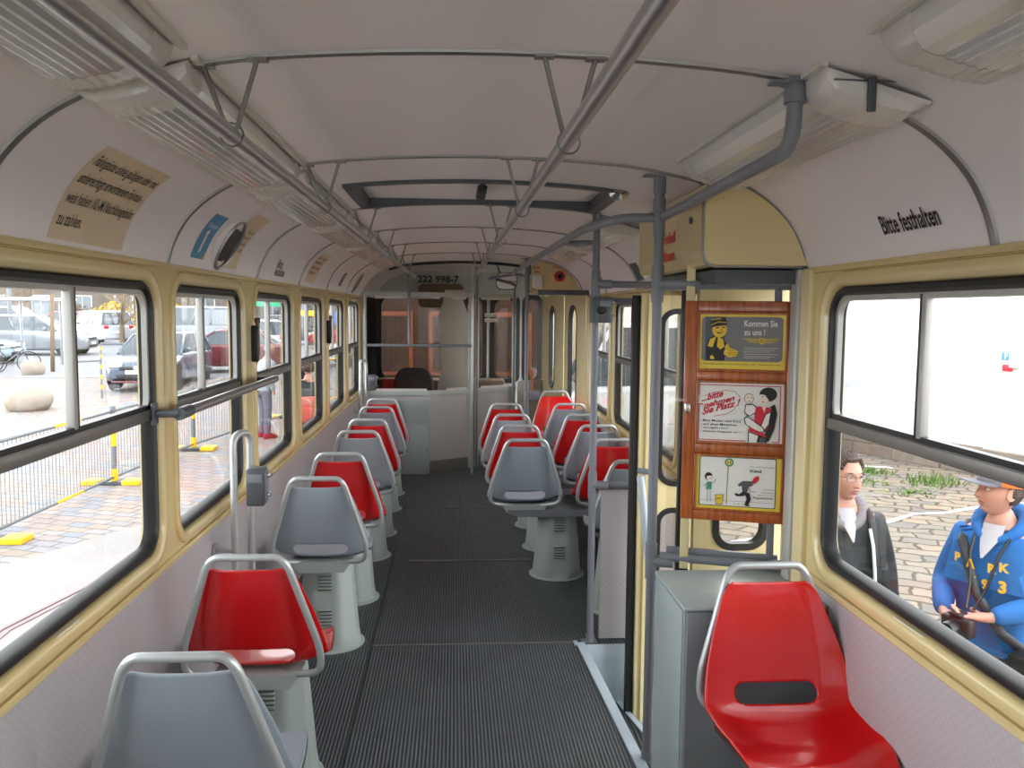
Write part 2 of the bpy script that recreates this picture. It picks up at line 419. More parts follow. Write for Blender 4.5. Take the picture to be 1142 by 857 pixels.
# windows and side walls ------------------------------------------------------
ZB, ZT = .800, 1.803
win_n = 0
def side_window(side, y0, y1, z0=.87, z1=1.735, r=.09, div=None, midz=1.322, par=None):
    """rounded window in a side wall: cream surround, black rubber, aluminium sash, glass"""
    global win_n
    win_n += 1
    X = XL if side == 'L' else XR; s = 1 if side == 'L' else -1
    def lp(o, d, rr=None, a=y0, b=y1, c=z0, e=z1):
        return [(X+s*d, u, w) for u, w in rrect(a-o, b+o, c-o, e+o, max(.012, (r if rr is None else rr)+o))]
    mb = MB(); mb.loft([lp(.046, 0), lp(.042, .009), (lp(.03, .014)), lp(.014, .013), lp(.004, .006), lp(0, -.006), lp(0, -.06)])
    root = struct(mb.build('window_%d' % win_n, 'cream'))
    mb = MB(); mb.loft([lp(.001, -.012), lp(-.006, -.002), lp(-.018, -.001), lp(-.026, -.010), lp(-.028, -.045)])
    mb.build('gasket', 'rubber', root)
    mb = MB(); i = .026
    mb.loft([[(X+s*d, u, w) for u, w in rrect(y0+o, y1-o, midz, z1-o, .055)] for o, d in ((i, -.03), (i, -.014), (i+.014, -.014), (i+.016, -.03))])
    mb.build('sash_frame', 'alucold', root)
    mb = MB(); mb.box(X-s*.036, X-s*.002, y0+.02, y1-.02, midz-.022, midz+.012, .004)
    mb.build('middle_rail', 'aludark', root)
    mb = MB(); mb.box(X-s*.034, X-s*.012, y0+.03, y1-.03, midz+.012, midz+.026)
    mb.build('rail_seal', 'black', root)
    if div is not None:
        mb = MB(); mb.box(X-s*.034, X-s*.010, div-.016, div+.004, midz+.02, z1-.03, .003); mb.build('sash_stile', 'alucold', root)
        mb = MB(); mb.box(X-s*.036, X-s*.012, div+.004, div+.016, midz+.02, z1-.03); mb.build('stile_seal', 'black', root)
    mb = MB()
    q = [(u, w) for u, w in rrect(y0+.02, y1-.02, z0+.02, z1-.02, .07)]
    mb.prism([(X-s*.038, u, w) for u, w in q], (-s*.004, 0, 0)); mb.build('pane', 'glass', root)
    return root
def wall_sheet(side, wins, solids, name, zb=ZB, zt=ZT):
    """cream sheet with rounded holes; wins = [(y0,y1,z0,z1,r)], solids = [(ya,yb)] plain stretches"""
    X = XL if side == 'L' else XR; mb = MB()
    for w in wins:
        ya, yb, y0, y1, z0, z1, r = w
        hole = rrect(y0-.046, y1+.046, z0-.046, z1+.046, r+.046)
        n = len(hole); q = n//4
        outer = []
        corners = [(yb, zt), (ya, zt), (ya, zb), (yb, zb)]
        for k, (u, v) in enumerate(hole):
            c = k//(q); j = k % q
            # each corner arc maps: first half onto one side, second half to the other
            cy, cz = corners[c]
            if j == q//2: outer.append((cy, cz)); continue
            horiz = (c % 2 == 0) == (j > q//2)     # lies on top/bottom side
            outer.append((u, cz) if horiz else (cy, v))
        mb.loft([[(X, u, v) for u, v in outer], [(X, u, v) for u, v in hole]], smooth=False)
    for ya, yb in solids: mb.add([(X, ya, zb), (X, yb, zb), (X, yb, zt), (X, ya, zt)], [(0, 1, 2, 3)], False)
    return struct(mb.build(name, 'cream'))
LW = [(-1.15, .98, None), (1.25, 2.76, 2.21)] + [(2.93+1.16*k, 3.85+1.155*k, 2.93+1.16*k+.385) for k in range(5)]
edges = [YB]+[(LW[i][1]+LW[i+1][0])/2 for i in range(len(LW)-1)]+[8.68]
wins = [(edges[i], edges[i+1], w[0], w[1], .87, 1.735, .09) for i, w in enumerate(LW)]
wl = wall_sheet('L', wins, [(8.68, YF)], 'wall_left')
for w in LW: side_window('L', w[0], w[1], div=w[2])
RW = [(-1.15, .86, None), (1.12, 2.54, 2.03), (4.27, 5.0, 4.62), (5.13, 6.0, 5.5), (6.2, 7.05, 6.55)]
we = [YB, .99, 2.70]
wins = [(we[i], we[i+1], RW[i][0], RW[i][1], .87, 1.735, .09) for i in range(2)]
we = [4.12, 5.065, 6.1, 7.2]
wins += [(we[i], we[i+1], RW[i+2][0], RW[i+2][1], .87, 1.735, .09) for i in range(3)]
wr = wall_sheet('R', wins, [], 'wall_right')
for w in RW: side_window('R', w[0], w[1], div=w[2])
# lower laminate lining, sill rail, outer skin
def lining(side, ya, yb, par):
    X = XL if side == 'L' else XR; s = 1 if side == 'L' else -1
    mb = MB(); mb.box(X-s*.03, X, ya, yb, 0, ZB+.005); mb.build('lower_lining', 'lam', par)
    mb = MB(); prof = [(0, .822), (.012, .822), (.018, .816), (.018, .806), (.010, .797), (0, .795)]
    mb.loft([[(X+s*a, y, z) for a, z in prof] for y in (ya, yb)], cap0=True, cap1=True, smooth=False); mb.build('sill_rail', 'cream', par)
    mb = MB(); prof = [(0, 1.80), (.014, 1.80), (.018, 1.792), (.014, 1.784), (0, 1.782)]
    mb.loft([[(X+s*a, y, z) for a, z in prof] for y in (ya, yb)], cap0=True, cap1=True, smooth=False); mb.build('cornice_rail', 'cream', par)
    mb = MB(); mb.add([(X-s*.07, ya, -.4), (X-s*.07, yb, -.4), (X-s*.07, yb, .84), (X-s*.07, ya, .84)], [(0, 1, 2, 3)], False)
    mb.build('outer_skin', 'cream', par)
lining('L', YB, 8.7, wl); lining('R', YB, 2.71, wr); lining('R', 4.1, 7.2, wr)
# vertical lining joints on the left
# floor: rubber sheets with the stairwell cut out of it
S1, S2 = (.70, 2.90), (.645, 4.05)      # edge of the rear stairwell
mb = MB()
mb.add([(XL, YB, 0), (XR, YB, 0), (XR, 2.9, 0), (S1[0], S1[1], 0), (S2[0], S2[1], 0), (XR, 4.05, 0), (XR, 8.9, 0), (XL, 8.9, 0)], [], False)
vs = [(XL, YB, 0), (S1[0], YB, 0), (XR, YB, 0), (XR, 2.9, 0), (S1[0], 2.9, 0), (S2[0], 4.05, 0), (XR, 4.05, 0), (XR, 10.5, 0), (S2[0], 10.5, 0), (XL, 10.5, 0), (XL, 4.05, 0), (XL, 2.9, 0)]
mb = MB(); mb.add(vs, [(0, 1, 4, 11), (1, 2, 3, 4), (11, 4, 5, 10), (10, 5, 8, 9), (5, 6, 7, 8)], False)
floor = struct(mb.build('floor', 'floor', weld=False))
for i, (ya, xa, xb, w) in enumerate(((4.075, -.40, .60, .010), (5.50, -.30, .52, .010), (7.0, -.30, .30, .007))):
    mb = MB(); mb.box(xa, xb, ya-w, ya+w, 0, .004); mb.build('joint_strip', 'aludark', floor)
mb = MB()
for x in (-.40,): mb.box(x-.004, x+.004, YB, 8.5, 0, .003)
mb.build('joint_strip', 'rubber', floor)
# stairwell
well = tag(MB().box(S1[0], 1.2, 2.86, 2.90, -.62, 0).box(.66, 1.2, 4.05, 4.09, -.62, -.002).build('stairwell', 'trimgrey'), kind='structure')
mb = MB(); mb.prism([(S1[0], 2.9, -.62), (S2[0], 4.05, -.62), (S2[0], 4.05, -.005), (S1[0], 2.9, -.005)], (-.03, 0, 0)); mb.build('well_side', 'trimgrey', well)
mb = MB(); mb.prism([(.66, 4.05, -.30), (.70, 2.9, -.30), (1.04, 2.9, -.30), (.815, 4.05, -.30)], (0, 0, -.02)); mb.build('upper_tread', 'tread', well)
mb = MB(); mb.prism([(.815, 4.05, -.325), (1.04, 2.9, -.325), (1.07, 2.9, -.325), (.842, 4.05, -.325)], (0, 0, .03)); mb.build('tread_nosing', 'trimgrey', well)
mb = MB(); mb.prism([(.83, 4.05, -.62), (1.05, 2.9, -.62), (1.05, 2.9, -.32), (.83, 4.05, -.32)], (.01, 0, 0)); mb.build('riser', 'dgrey', well)
mb = MB(); mb.box(.7, 1.2, 2.9, 4.05, -.64, -.62); mb.build('lower_tread', 'tread', well)
mb = MB(); mb.box(.66, 1.16, 4.044, 4.05, -.075, 0); mb.box(.60, .62, 4.03, 4.09, 0, .006); mb.build('well_band', 'trimgrey', well)
mb = MB(); d = Vector((S1[0]-S2[0], S1[1]-S2[1], 0)).normalized(); nx = Vector((d.y, -d.x, 0))
a = Vector((S2[0]+.008, S2[1]+.01, 0)); b = Vector((S1[0]+.008, S1[1]-.02, 0)); w = Vector((-.042, 0, 0))
mb.prism([a, b, b+w, a+w], (0, 0, .008)); mb.prism([a, b, b+Vector((0.004,0,0)), a+Vector((.004,0,0))], (0, 0, -.03)); mb.build('well_edge', 'trimgrey', well)
# rear end behind the camera
mb = MB(); zb = .87
def endwall(y, name, holes):
    mb = MB(); X0, X1 = XL-.02, XR+.02
    x = X0
    for (a, b, c, d) in holes:
        mb.box(x, a, y-.03, y, -.4, 2.24); mb.box(a, b, y-.03, y, -.4, c); mb.box(a, b, y-.03, y, d, 2.24); x = b
    mb.box(x, X1, y-.03, y, -.4, 2.24); return struct(mb.build(name, 'cream'))
wb = endwall(YB, 'wall_back', [(-.8, 1.0, .9, 1.75)])
mb = MB(); mb.box(-.8, 1.0, YB-.02, YB-.015, .9, 1.75); mb.build('pane', 'glass', wb)
for x in (-.2, .4):
    mb = MB(); mb.box(x-.02, x+.02, YB-.03, YB, .9, 1.75); mb.build('mullion', 'rubber', wb)

# ------------------------------------------------ rear doors
def door_leaf(name, p0, p1, z0, z1, wins, edge=.0, mt='creamdoor'):
    """thin leaf standing from plan point p0 to p1; wins in leaf coordinates (u0,u1,z0,z1,r)"""
    a, b = Vector((*p0, 0)), Vector((*p1, 0)); L = (b-a).length; d = (b-a)/L; n = Vector((-d.y, d.x, 0)); T = .032
    def W(u, z, t=0): q = a+d*u+n*t; return (q.x, q.y, z)
    mb = MB(); segs = sorted([0, L]+[w[0]-.03 for w in wins[:1]]+[w[1]+.03 for w in wins[:1]])
    zs = [z0]+[v for w in sorted(wins, key=lambda q: q[2]) for v in (w[2]-.03, w[3]+.03)]+[z1]
    u0, u1 = wins[0][0], wins[0][1]
    for zz0, zz1, isw in [(zs[i], zs[i+1], i % 2 == 1) for i in range(len(zs)-1)]:
        parts = [(0, u0-.03), (u1+.03, L)] if isw else [(0, L)]
        for ua, ub in parts:
            mb.prism([W(ua, zz0, -T/2), W(ub, zz0, -T/2), W(ub, zz0, T/2), W(ua, zz0, T/2)], (0, 0, zz1-zz0))
    for (ua, ub, za, zb, r) in wins:     # fill between rounded hole and rectangular hole
        hole = rrect(ua, ub, za, zb, r); q = len(hole)//4; cs = [(ub+.03, zb+.03), (ua-.03, zb+.03), (ua-.03, za-.03), (ub+.03, za-.03)]
        outer = []
        for k, (u, v) in enumerate(hole):
            c, j = k//q, k % q
            if j == q//2: outer.append(cs[c]); continue
            hz = (c % 2 == 0) == (j > q//2); outer.append((u, cs[c][1]) if hz else (cs[c][0], v))
        mb.loft([[W(u, v, -T/2) for u, v in outer], [W(u, v, -T/2) for u, v in hole], [W(u, v, T/2) for u, v in hole], [W(u, v, T/2) for u, v in outer]], smooth=False)
    o = struct(mb.build(name, mt))
    for (ua, ub, za, zb, r) in wins:
        mb = MB(); mb.loft([[W(u, v, t) for u, v in rrect(ua-q, ub+q, za-q, zb+q, r+q)] for q, t in ((.004, -T/2-.004), (.004, T/2+.004), (-.022, T/2+.004), (-.022, -T/2-.004), (.004, -T/2-.004))])
        mb.build('gasket', 'rubber', o)
        mb = MB(); mb.prism([W(u, v, -.002) for u, v in rrect(ua-.002, ub+.002, za-.002, zb+.002, r)], tuple(n*.004)); mb.build('pane', 'glass', o)
    return o, W
d1, W = door_leaf('door_1', (.885, 3.03), (1.245, 3.04), -.33, 1.745, [(.075, .285, .775, 1.67, .075), (.075, .285, -.18, .68, .075)])
mb = MB(); mb.box(.825, .872, 3.022, 3.045, -.33, 1.735, .005); mb.build('edge_rubber', 'rubber', d1)
d2, W = door_leaf('door_2', (.905, 3.905), (1.245, 3.86), -.33, 1.735, [(.055, .275, .84, 1.67, .075), (.055, .275, -.18, .73, .075)])
mb = MB(); mb.box(.835, .882, 3.93, 3.955, -.33, 1.735, .005); mb.build('edge_rubber', 'rubber', d2)
mb = MB(); mb.box(.874, .925, 3.905, 3.94, -.33, 1.745, .005); mb.build('edge_post', 'creamdoor', d2)
# door operator box overhead (cream, follows the roof arc) + header
def drive_box(name, y0, y1, xin, zbot, label):
    r = empty(name, (xin, y0, zbot), label=label, cat='door operator box')
    prof = [(xin+.04, zbot), (XR+.01, zbot)]
    top = [(x, z-.006) for x, z in FULL if x >= xin+.09 and z > zbot+.03][::-1]
    z_in = zfull(xin)-.04
    pts = [(x, z) for x, z in ([(xin+.0, z_in-.03), (xin, zbot+.05)] + [(xin+.006, zbot+.02), (xin+.02, zbot+.006)])]
    loop = pts+prof[:1]+prof[1:]+top+[(xin+.05, zfull(xin+.05)-.008), (xin+.015, z_in)]
    mb = MB(); mb.prism([(x-xin, 0, z-zbot) for x, z in loop], (0, y1-y0, 0)); o = mb.build('box_body', 'cream', r)
    return r, loop
r, loop = drive_box('door_operator_box', 2.72, 3.66, .80, 1.805, 'large cream door operator box with red lettering above the rear doors')
mb = MB(); c = (.93, 1.93)
lid = [(x-.80, z-1.805) for x, z in loop]
lc = Vector((sum(p[0] for p in lid)/len(lid), sum(p[1] for p in lid)/len(lid)))
def shr(k): return [((p[0]-lc.x)*k+lc.x, (p[1]-lc.y)*k+lc.y) for p in lid]
mb.loft([[(x, -.001, z) for x, z in shr(.985)], [(x, -.016, z) for x, z in shr(.98)], [(x, -.022, z) for x, z in shr(.955)]], cap1=True, smooth=False)
mb.build('end_panel', 'cream', r)
mb = MB(); mb.tube([(x, -.012, z) for x, z in shr(1.0)], .005, 6, close=True); mb.build('panel_edge', 'aludark', r)
for k in range(2):
    v, f = text_poly(('Notfall', 'öffnen')[k], w=.23, h=.042, bold=.03)
    mb = MB(); mb.add([(-.0015, .56-u, (.105, .040)[k]+vv) for u, vv in v], f); mb.build('lettering', 'inkred', r)
mb = MB(); mb.lathe([(0, -.0), (.012, -.001), (.012, -.008), (.0, -.010)], (0, .12, .16), 12, 'x'); mb.build('key_lock', 'dgrey', r)
mb = MB(); mb.box(.05, .34, .0, .9, -.055, -.01); mb.build('door_header', 'dgrey', r)

# ------------------------------------------------ far partition, cab and front door
part = struct(MB().build('wall_front', 'cabgrey'))
def Pt(x):   # plan line of the partition: straight then raking forward to the right
    return 8.60 if x < -.25 else 8.60+(x+.25)*.62
mbp = MB()
def pbox(mb, xa, xb, z0, z1, t0=-.0, t1=.03, b=0):
    ya, yb = Pt(xa), Pt(xb); mb.prism([(xa, ya+t0, z0), (xb, yb+t0, z0), (xb, yb+t1, z0), (xa, ya+t1, z0)], (0, 0, z1-z0))
for xa, xb in ((XL, -.58), (-.25, .19)): pbox(mbp, xa, xb, 0, .80)
pbox(mbp, .235, .66, 0, .80)
pbox(mbp, -.58, -.25, 0, .80, .002)
mbp.build('lower_panel', 'lam', part)
mb = MB(); pbox(mb, -.25, .19, .0, .12, -.006, .0); pbox(mb, .235, .66, .0, .12, -.006, 0); mb.build('kick_plate', 'aludark', part)
mb = MB()
for xa, xb in ((XL, -.25), (-.25, .19), (.235, .68)):
    pbox(mb, xa, xb, .80, .845, -.012, .03); pbox(mb, xa, xb, 1.80, 1.845, -.008, .03)
for xa in (-.905, .165, .235, .645): pbox(mb, xa-.02, xa+.02, .80, 1.84, -.01, .03)
for xa in (-.25,): pbox(mb, xa-.012, xa+.012, 0, .80, -.004, .03)
for xa in (.165, .235, .645): pbox(mb, xa-.02, xa+.02, 0, .80, -.01, .03)
mb.build('partition_frame', 'pan', part)
mb = MB()
pbox(mb, -.89, -.25, .845, 1.80, .01, .014); pbox(mb, -.25, .15, .845, 1.80, .01, .014)
pbox(mb, .25, .63, .845, 1.80, .01, .014); mb.build('partition_pane', 'pglass', part)
mb = MB()
for xa, xb, z in ((-.80, -.28, .852), (-.08, .13, .852), (-.8, -.15, 1.792), (-.02, .12, 1.792), (.28, .6, .852), (.28, .6, 1.792)): pbox(mb, xa, xb, z-.012, z+.014, -.016, .004)
for xa in (.148, .252, .628): pbox(mb, xa-.008, xa+.008, .95, 1.72, -.016, .004)
mb.build('glazing_strip', 'cap', part)
mb = MB()
for k in range(2):
    v, f = text_poly(('Nicht mit', 'dem Fahrer')[k], w=.115, h=.03, bold=.0)
    mb.m = 0; x0 = .33
    mb.add([(x0-.01, Pt(x0-.01)+.002, 1.60-k*.055), (x0+.125, Pt(x0+.125)+.002, 1.60-k*.055), (x0+.125, Pt(x0+.125)+.002, 1.638-k*.055), (x0-.01, Pt(x0-.01)+.002, 1.638-k*.055)], [(0, 1, 2, 3)], False)
    mb.m = 1; mb.add([(x0+u, Pt(x0+u)+.0005, 1.604-k*.055+w) for u, w in v], f, False)
mb.build('notice', ['paper', 'inkblack'], part)
# cab shell
cab = struct(MB().build('wall_cab', 'cabgrey'))
mb = MB(); yF = 10.4
# front wall with windscreen openings
def panel_holes(mb, y, x0, x1, z0, z1, holes, t=.03):
    for (a, b, c, d, r) in holes:
        pass
cols = [(-.80, -.33), (-.10, .34), (.60, .98)]
def front(mb):
    hs = [(-.92, -.02, .80, 1.86), (.12, .37, .80, 1.84), (.46, .78, .80, 1.84), (.86, 1.06, .80, 1.84)]
    x = XL-.02
    for a, b, c, d in hs:
        mb.box(x, a, yF, yF+.05, -.3, 2.2, 0)
        mb.box(a, b, yF, yF+.05, -.3, c); mb.box(a, b, yF, yF+.05, d, 2.2); x = b
    mb.box(x, XR+.02, yF, yF+.05, -.3, 2.2)
    return hs
hs = front(mb); mb.build('cab_front', 'pan', cab)
mb = MB()
for a, b, c, d in hs:
    mb.loft([[(u, yF-.012, w) for u, w in rrect(a-.025, b+.025, c-.025, d+.025, .09)], [(u, yF-.014, w) for u, w in rrect(a+.03, b-.03, c+.03, d-.03, .12)], [(u, yF+.05, w) for u, w in rrect(a+.03, b-.03, c+.03, d-.03, .12)]])
mb.build('windscreen_rubber', 'rubber', cab)
mb = MB()
for a, b, c, d in hs: mb.box(a, b, yF+.02, yF+.026, c, d)
mb.build('windscreen', 'screenglass', cab)
mb = MB(); mb.loft([[(x, y, min(2.14, z)) for x, z in FULL] for y in (8.75, 9.3, yF)], closed=False); mb.build('cab_ceiling', 'cap', cab)
mb = MB()
mb.add([(XL, 8.9, 0), (XL, yF, 0), (XL, yF, 1.8), (XL, 8.9, 1.8)], [(0, 1, 2, 3)]); mb.build('cab_side', 'cream', cab)
mb = MB(); mb.tube([(x, 8.72, z-.012) for x, z in FULL if abs(x-XC) < .80], .018, 6); mb.build('cab_arch', 'black', cab)
mb = MB(); v, f = text_poly('222 998-7', w=.50, h=.085, bold=.025)
mb.add([(-.45+u, yF-.004, 2.005+w) for u, w in v], f, False); mb.build('number_lettering', 'inkblack', cab)
mb = MB(); mb.prism([(u, yF-.06, w) for u, w in rrect(-.44, .11, 1.70, 1.985, .06)], (0, .055, 0)); mb.build('destination_box', 'brown', cab)
mb = MB(); mb.box(XL, .60, 10.0, yF, .0, .84, .02); mb.build('dashboard', 'brown', cab)
mb = MB(); mb.box(-.85, -.30, 9.95, 9.998, .74, .86, .01); mb.build('dashboard_trim', 'inkred', cab)
# driver's seat and wheel-like hand wheel
ds = empty('driver_seat', (-.45, 9.40, 0), label='dark driver seat behind the glass partition', cat='seat')
mb = MB(); mb.loft([[(u*(1-.25*(z-.62)/.5), t+(z-.6)*-.06, z) for u, t in rrect(-.25, .25, -.05, .05, .045)] for z in (.55, .62, .75, .9)]+[[(u*k, t*k-.02, zz) for u, t in rrect(-.2, .2, -.045, .045, .04)] for zz, k in ((.97, .92), (1.01, .75), (1.03, .45))], cap0=True, cap1=True)
mb.build('backrest', 'seatblack', ds)
mb = MB(); mb.box(-.25, .25, 0, .45, .42, .54, .05); mb.build('seat_cushion', 'seatblack', ds)
mb = MB(); mb.lathe([(.2, 0), (.2, .03), (.06, .05), (.06, .42)], (0, .2, 0), 20); mb.build('pedestal', 'dgrey', ds)
dp = empty('cab_panel', (-.06, 9.75, 0), label='tall light grey curved panel standing in the driver cab', cat='panel')
mb = MB(); side = [(-.13, 0), (-.13, .8), (-.09, 1.0), (-.11, 1.3), (-.14, 1.55), (-.07, 1.78), (-.05, 1.9), (.17, 1.9), (.16, 1.78), (.24, 1.55), (.26, 1.2), (.26, .9), (.22, .8), (.22, 0)]
mb.prism([(x, 0, z) for x, z in side], (0, .03, 0)); mb.build('panel_board', 'cap', dp)
# front door (far right): narrow leaves
fd, W = door_leaf('door_3', (1.0, 9.35), (1.1, 8.35), -.3, 1.82, [(.33, .60, .85, 1.72, .13)])
fe, W = door_leaf('door_4', (1.1, 8.3), (1.155, 7.3), -.3, 1.82, [(.22, .62, .70, 1.72, .16)])
mb = MB(); mb.box(1.16, 1.2, 7.2, 9.4, -.4, 2.1); mb.box(1.13, 1.17, 7.15, 7.3, -.3, 1.85, .01)
mbx = MB(); mbx.box(1.14, 1.18, 7.16, 7.28, -.3, 1.85, .01).box(.98, 1.04, 9.35, 9.42, -.3, 2.1, .01)
struct(mbx.build('door_frame', 'creamdoor', fd))
mb = MB(); mb.box(.66, 1.1, 9.0, 9.03, 0, 2.1); 
mbx = MB(); pbox(mbx, .69, 1.0, .0, .9, 0, .03); struct(mbx.build('door_side_panel', 'lam', fd))
mbx = MB(); pbox(mbx, .69, 1.0, .9, 1.8, .012, .016); mbx.build('side_pane', 'pglass', fd)
mbx = MB(); mbx.box(.70, 1.16, 7.16, 7.22, 1.80, 1.845, .01); struct(mbx.build('door_header', 'dgrey', fe))
r, loop = drive_box('door_operator_box', 7.66, 8.7, .72, 1.85, 'smaller cream door operator box with a round red-rimmed knob over the front door')
mb = MB(); mb.lathe([(0, -.012), (.045, -.012), (.05, -.004), (.05, 0)], (.23, 0, .13), 20, 'y'); mb.build('red_ring', 'inkred', r)
mb = MB(); mb.lathe([(0, -.03), (.022, -.03), (.026, -.012), (.026, -.01)], (.23, 0, .13), 16, 'y'); mb.build('knob', 'black', r)
mb = MB(); mb.box(-.02, .07, -.06, 0, .02, .14, .012); mb.build('switch_box', 'cap', r)
for k, (s_, w_, x_) in enumerate((('Notbremse', .13, .17), ('nur bei Gefahr', .13, .17), ('Halt', .05, .0), ('öffnen', .05, .0))):
    v, f = text_poly(s_, w=w_, h=.022, bold=.03); mb = MB()
    mb.add([(x_+u, -.0015, .235-(k % 2)*.034-(.04 if k > 1 else 0)+w) for u, w in v], f, False); mb.build('lettering', 'inkred', r)

hd_ = struct(MB().box(1.13, 1.22, 2.70, 4.12, 1.745, 1.81, .006).build('door_header', 'dgrey'))
struct(MB().box(1.12, 1.22, 4.07, 4.14, -.6, 1.81, .008).build('door_jamb', 'creamdoor', hd_)); struct(MB().box(1.16, 1.22, 2.70, 2.78, -.6, 1.81, .008).build('door_jamb', 'creamdoor', hd_))
# ================================================================== SEATS
def shell_mesh(color):
    prof = [(-.012, .848), (.0, .80), (.014, .74), (.03, .68), (.045, .62), (.062, .56), (.084, .516), (.118, .496), (.17, .487), (.25, .483), (.33, .488), (.385, .490), (.42, .478), (.432, .456)]
    hw =   [.128, .150, .171, .190, .206, .217, .223, .225, .222, .217, .209, .199, .187, .178]
    # resample finely
    NS, NU = 110, 72
    L = [0]
    for a, b in zip(prof, prof[1:]): L.append(L[-1]+math.dist(a, b))
    def smp(s):
        for i in range(len(prof)-1):
            if s <= L[i+1]+1e-9:
                t = (s-L[i])/(L[i+1]-L[i])
                def cr(A):
                    a, b = A[i], A[i+1]; p = A[i-1] if i > 0 else 2*a-b; q = A[i+2] if i+2 < len(A) else 2*b-a
                    return .5*(2*a+(b-p)*t+(2*p-5*a+4*b-q)*t*t+(-p+3*a-3*b+q)*t**3)
                return cr([p[0] for p in prof]), cr([p[1] for p in prof]), cr(hw)
    def pos(s, u):
        s = max(0, min(L[-1]-1e-6, s)); y, z, w = smp(s); y2, z2, _ = smp(min(L[-1]-1e-6, s+.004)); y1, z1, _ = smp(max(0, s-.004))
        t = Vector((y2-y1, z2-z1)).normalized(); n = Vector((-t.y, t.x))
        if n.x < 0 and s < .3: n = -n
        if n.y < 0 and s >= .3: n = -n
        k = s/L[-1]; amp = .012+.030*min(1, k*2.2)*(1 if k < .8 else max(0, (1-k)/.2))
        o = amp*abs(u)**3.2
        # rounded corners at both ends
        e = min(s, L[-1]-s); rr = .045
        if e < rr: w = w-rr*(1-math.sqrt(max(0, 1-((rr-e)/rr)**2)))*.38
        return (w*u, y+n.x*o, z+n.y*o)
    s0 = L[5]+.020; SW, SR = .124, .031        # slot
    grid = {}; bm = bmesh.new()
    us = [-1+2*j/NU for j in range(NU+1)]; ss = [L[-1]*i/NS for i in range(NS+1)]
    ds = L[-1]/NS
    def sd(s, x):   # signed distance to the stadium
        xx = max(0, abs(x)-(SW-SR)); return math.hypot(xx, s-s0)-SR
    V = {}
    for i, s in enumerate(ss):
        w = smp(min(s, L[-1]-1e-6))[2]
        for j, u in enumerate(us):
            x = u*w; d = sd(s, x); S, X = s, x
            if -ds*.55 < d < ds*.55:      # snap onto the outline
                cx = max(-(SW-SR), min(SW-SR, x)); vx, vs_ = x-cx, s-s0; l = math.hypot(vx, vs_) or 1
                X = cx+vx/l*SR; S = s0+vs_/l*SR
            V[i, j] = (bm.verts.new(pos(S, X/w)), d)
    for i in range(NS):
        for j in range(NU):
            q = [V[i, j], V[i, j+1], V[i+1, j+1], V[i+1, j]]
            if min(a[1] for a in q) < -ds*.55: continue
            if sum(1 for a in q if a[1] < ds*.55) == 4: continue
            bm.faces.new([a[0] for a in q])
    for v in list(bm.verts):
        if not v.link_faces: bm.verts.remove(v)
    me = bpy.data.meshes.new('seat_shell'); 
    for f in bm.faces: f.smooth = True
    bm.to_mesh(me); bm.free(); me.materials.append(M[color]); return me, pos, L[-1]
SHELL = {}
for c_ in ('red', 'grey'):
    me, pos_, LT = shell_mesh(c_)
    t_ = bpy.data.objects.new('t', me); COL.objects.link(t_); md = t_.modifiers.new('s', 'SOLIDIFY'); md.thickness = .007; md.offset = -1
    dg = bpy.context.evaluated_depsgraph_get(); me2 = bpy.data.meshes.new_from_object(t_.evaluated_get(dg)); me2.name = 'seat_shell'
    bpy.data.objects.remove(t_)
    for p in me2.polygons: p.use_smooth = True
    SHELL[c_] = me2
def frame_mb(dx=0.):
    mb = MB()
    P = [(.05, .15, .460), (.12, .072, .474), (.213, .034, .497), (.213, .020, .58), (.124, -.026, .862), (.10, -.032, .893)]
    P = P+[(-x, y, z) for x, y, z in P[::-1]]
    R = [0, .05, .05, .1, .06, .05, .05, .06, .1, .05, .05, 0]
    mb.tube([(x+dx, y, z) for x, y, z in fillet(P, R, 6)], .0118, 10); return mb
def pan_mb(dx=0.):
    """pale underside tray that carries the shell"""
    mb = MB(); loops = []
    for s in [LT*k/14 for k in range(9, 15)]:
        row = []
        for k in range(13):
            u = -1+2*k/12; x, y, z = pos_(s, u); row.append((x*1.02+dx, y, z-.014))
        loops.append(row)
    mb.loft(loops, closed=False)
    mb.loft([[(x, y, z-.008) for x, y, z in l] for l in loops], closed=False)
    mb.prism([(dx-.14, .06, .476), (dx-.105, .07, .425), (dx+.105, .07, .425), (dx+.14, .06, .476)], (0, .32, 0))
    return mb
def pedestal_mb(cx=0., cy=.30, h=.43):
    mb = MB(); loops = []
    def sec(a, b, z, ch=1.):
        n = 48; o = []
        for k in range(n):
            t = 2*PI*(k+.5)/n; c, s = math.cos(t), math.sin(t)
            q = min(1/max(1e-6, abs(c)/a), 1/max(1e-6, abs(s)/b), (a+b)*.76/(abs(c)+abs(s))); q0 = a*b/math.hypot(b*c, a*s)*1.02
            q = q*ch+q0*(1-ch); o.append((cx+q*c, cy+q*s, z))
        return o
    for a, b, z in ((.172, .162, 0), (.172, .162, .006), (.155, .146, .011), (.147, .139, .03), (.143, .134, .06), (.112, .108, h)): loops.append(sec(a, b, z, 0. if z < .02 else 1.))
    mb.loft(loops, cap0=True, cap1=True); return mb
def louvre_mb(cx=0., cy=.30, h=.43):
    out = []
    for g in (.14, .31):
        mb = MB(); out.append(mb)
        for k in range(5):
            z = g+k*.0165; b = .136+(.112-.136)*(z-.06)/(h-.06); y = cy-b
            mb.m = 0; mb.box(cx-.034, cx+.034, y-.011, y+.004, z, z+.007, .003); mb.m = 1; mb.box(cx-.032, cx+.032, y-.003, y+.002, z-.0065, z-.001)  # darker strip below each slat: shade painted into the gap
    return out
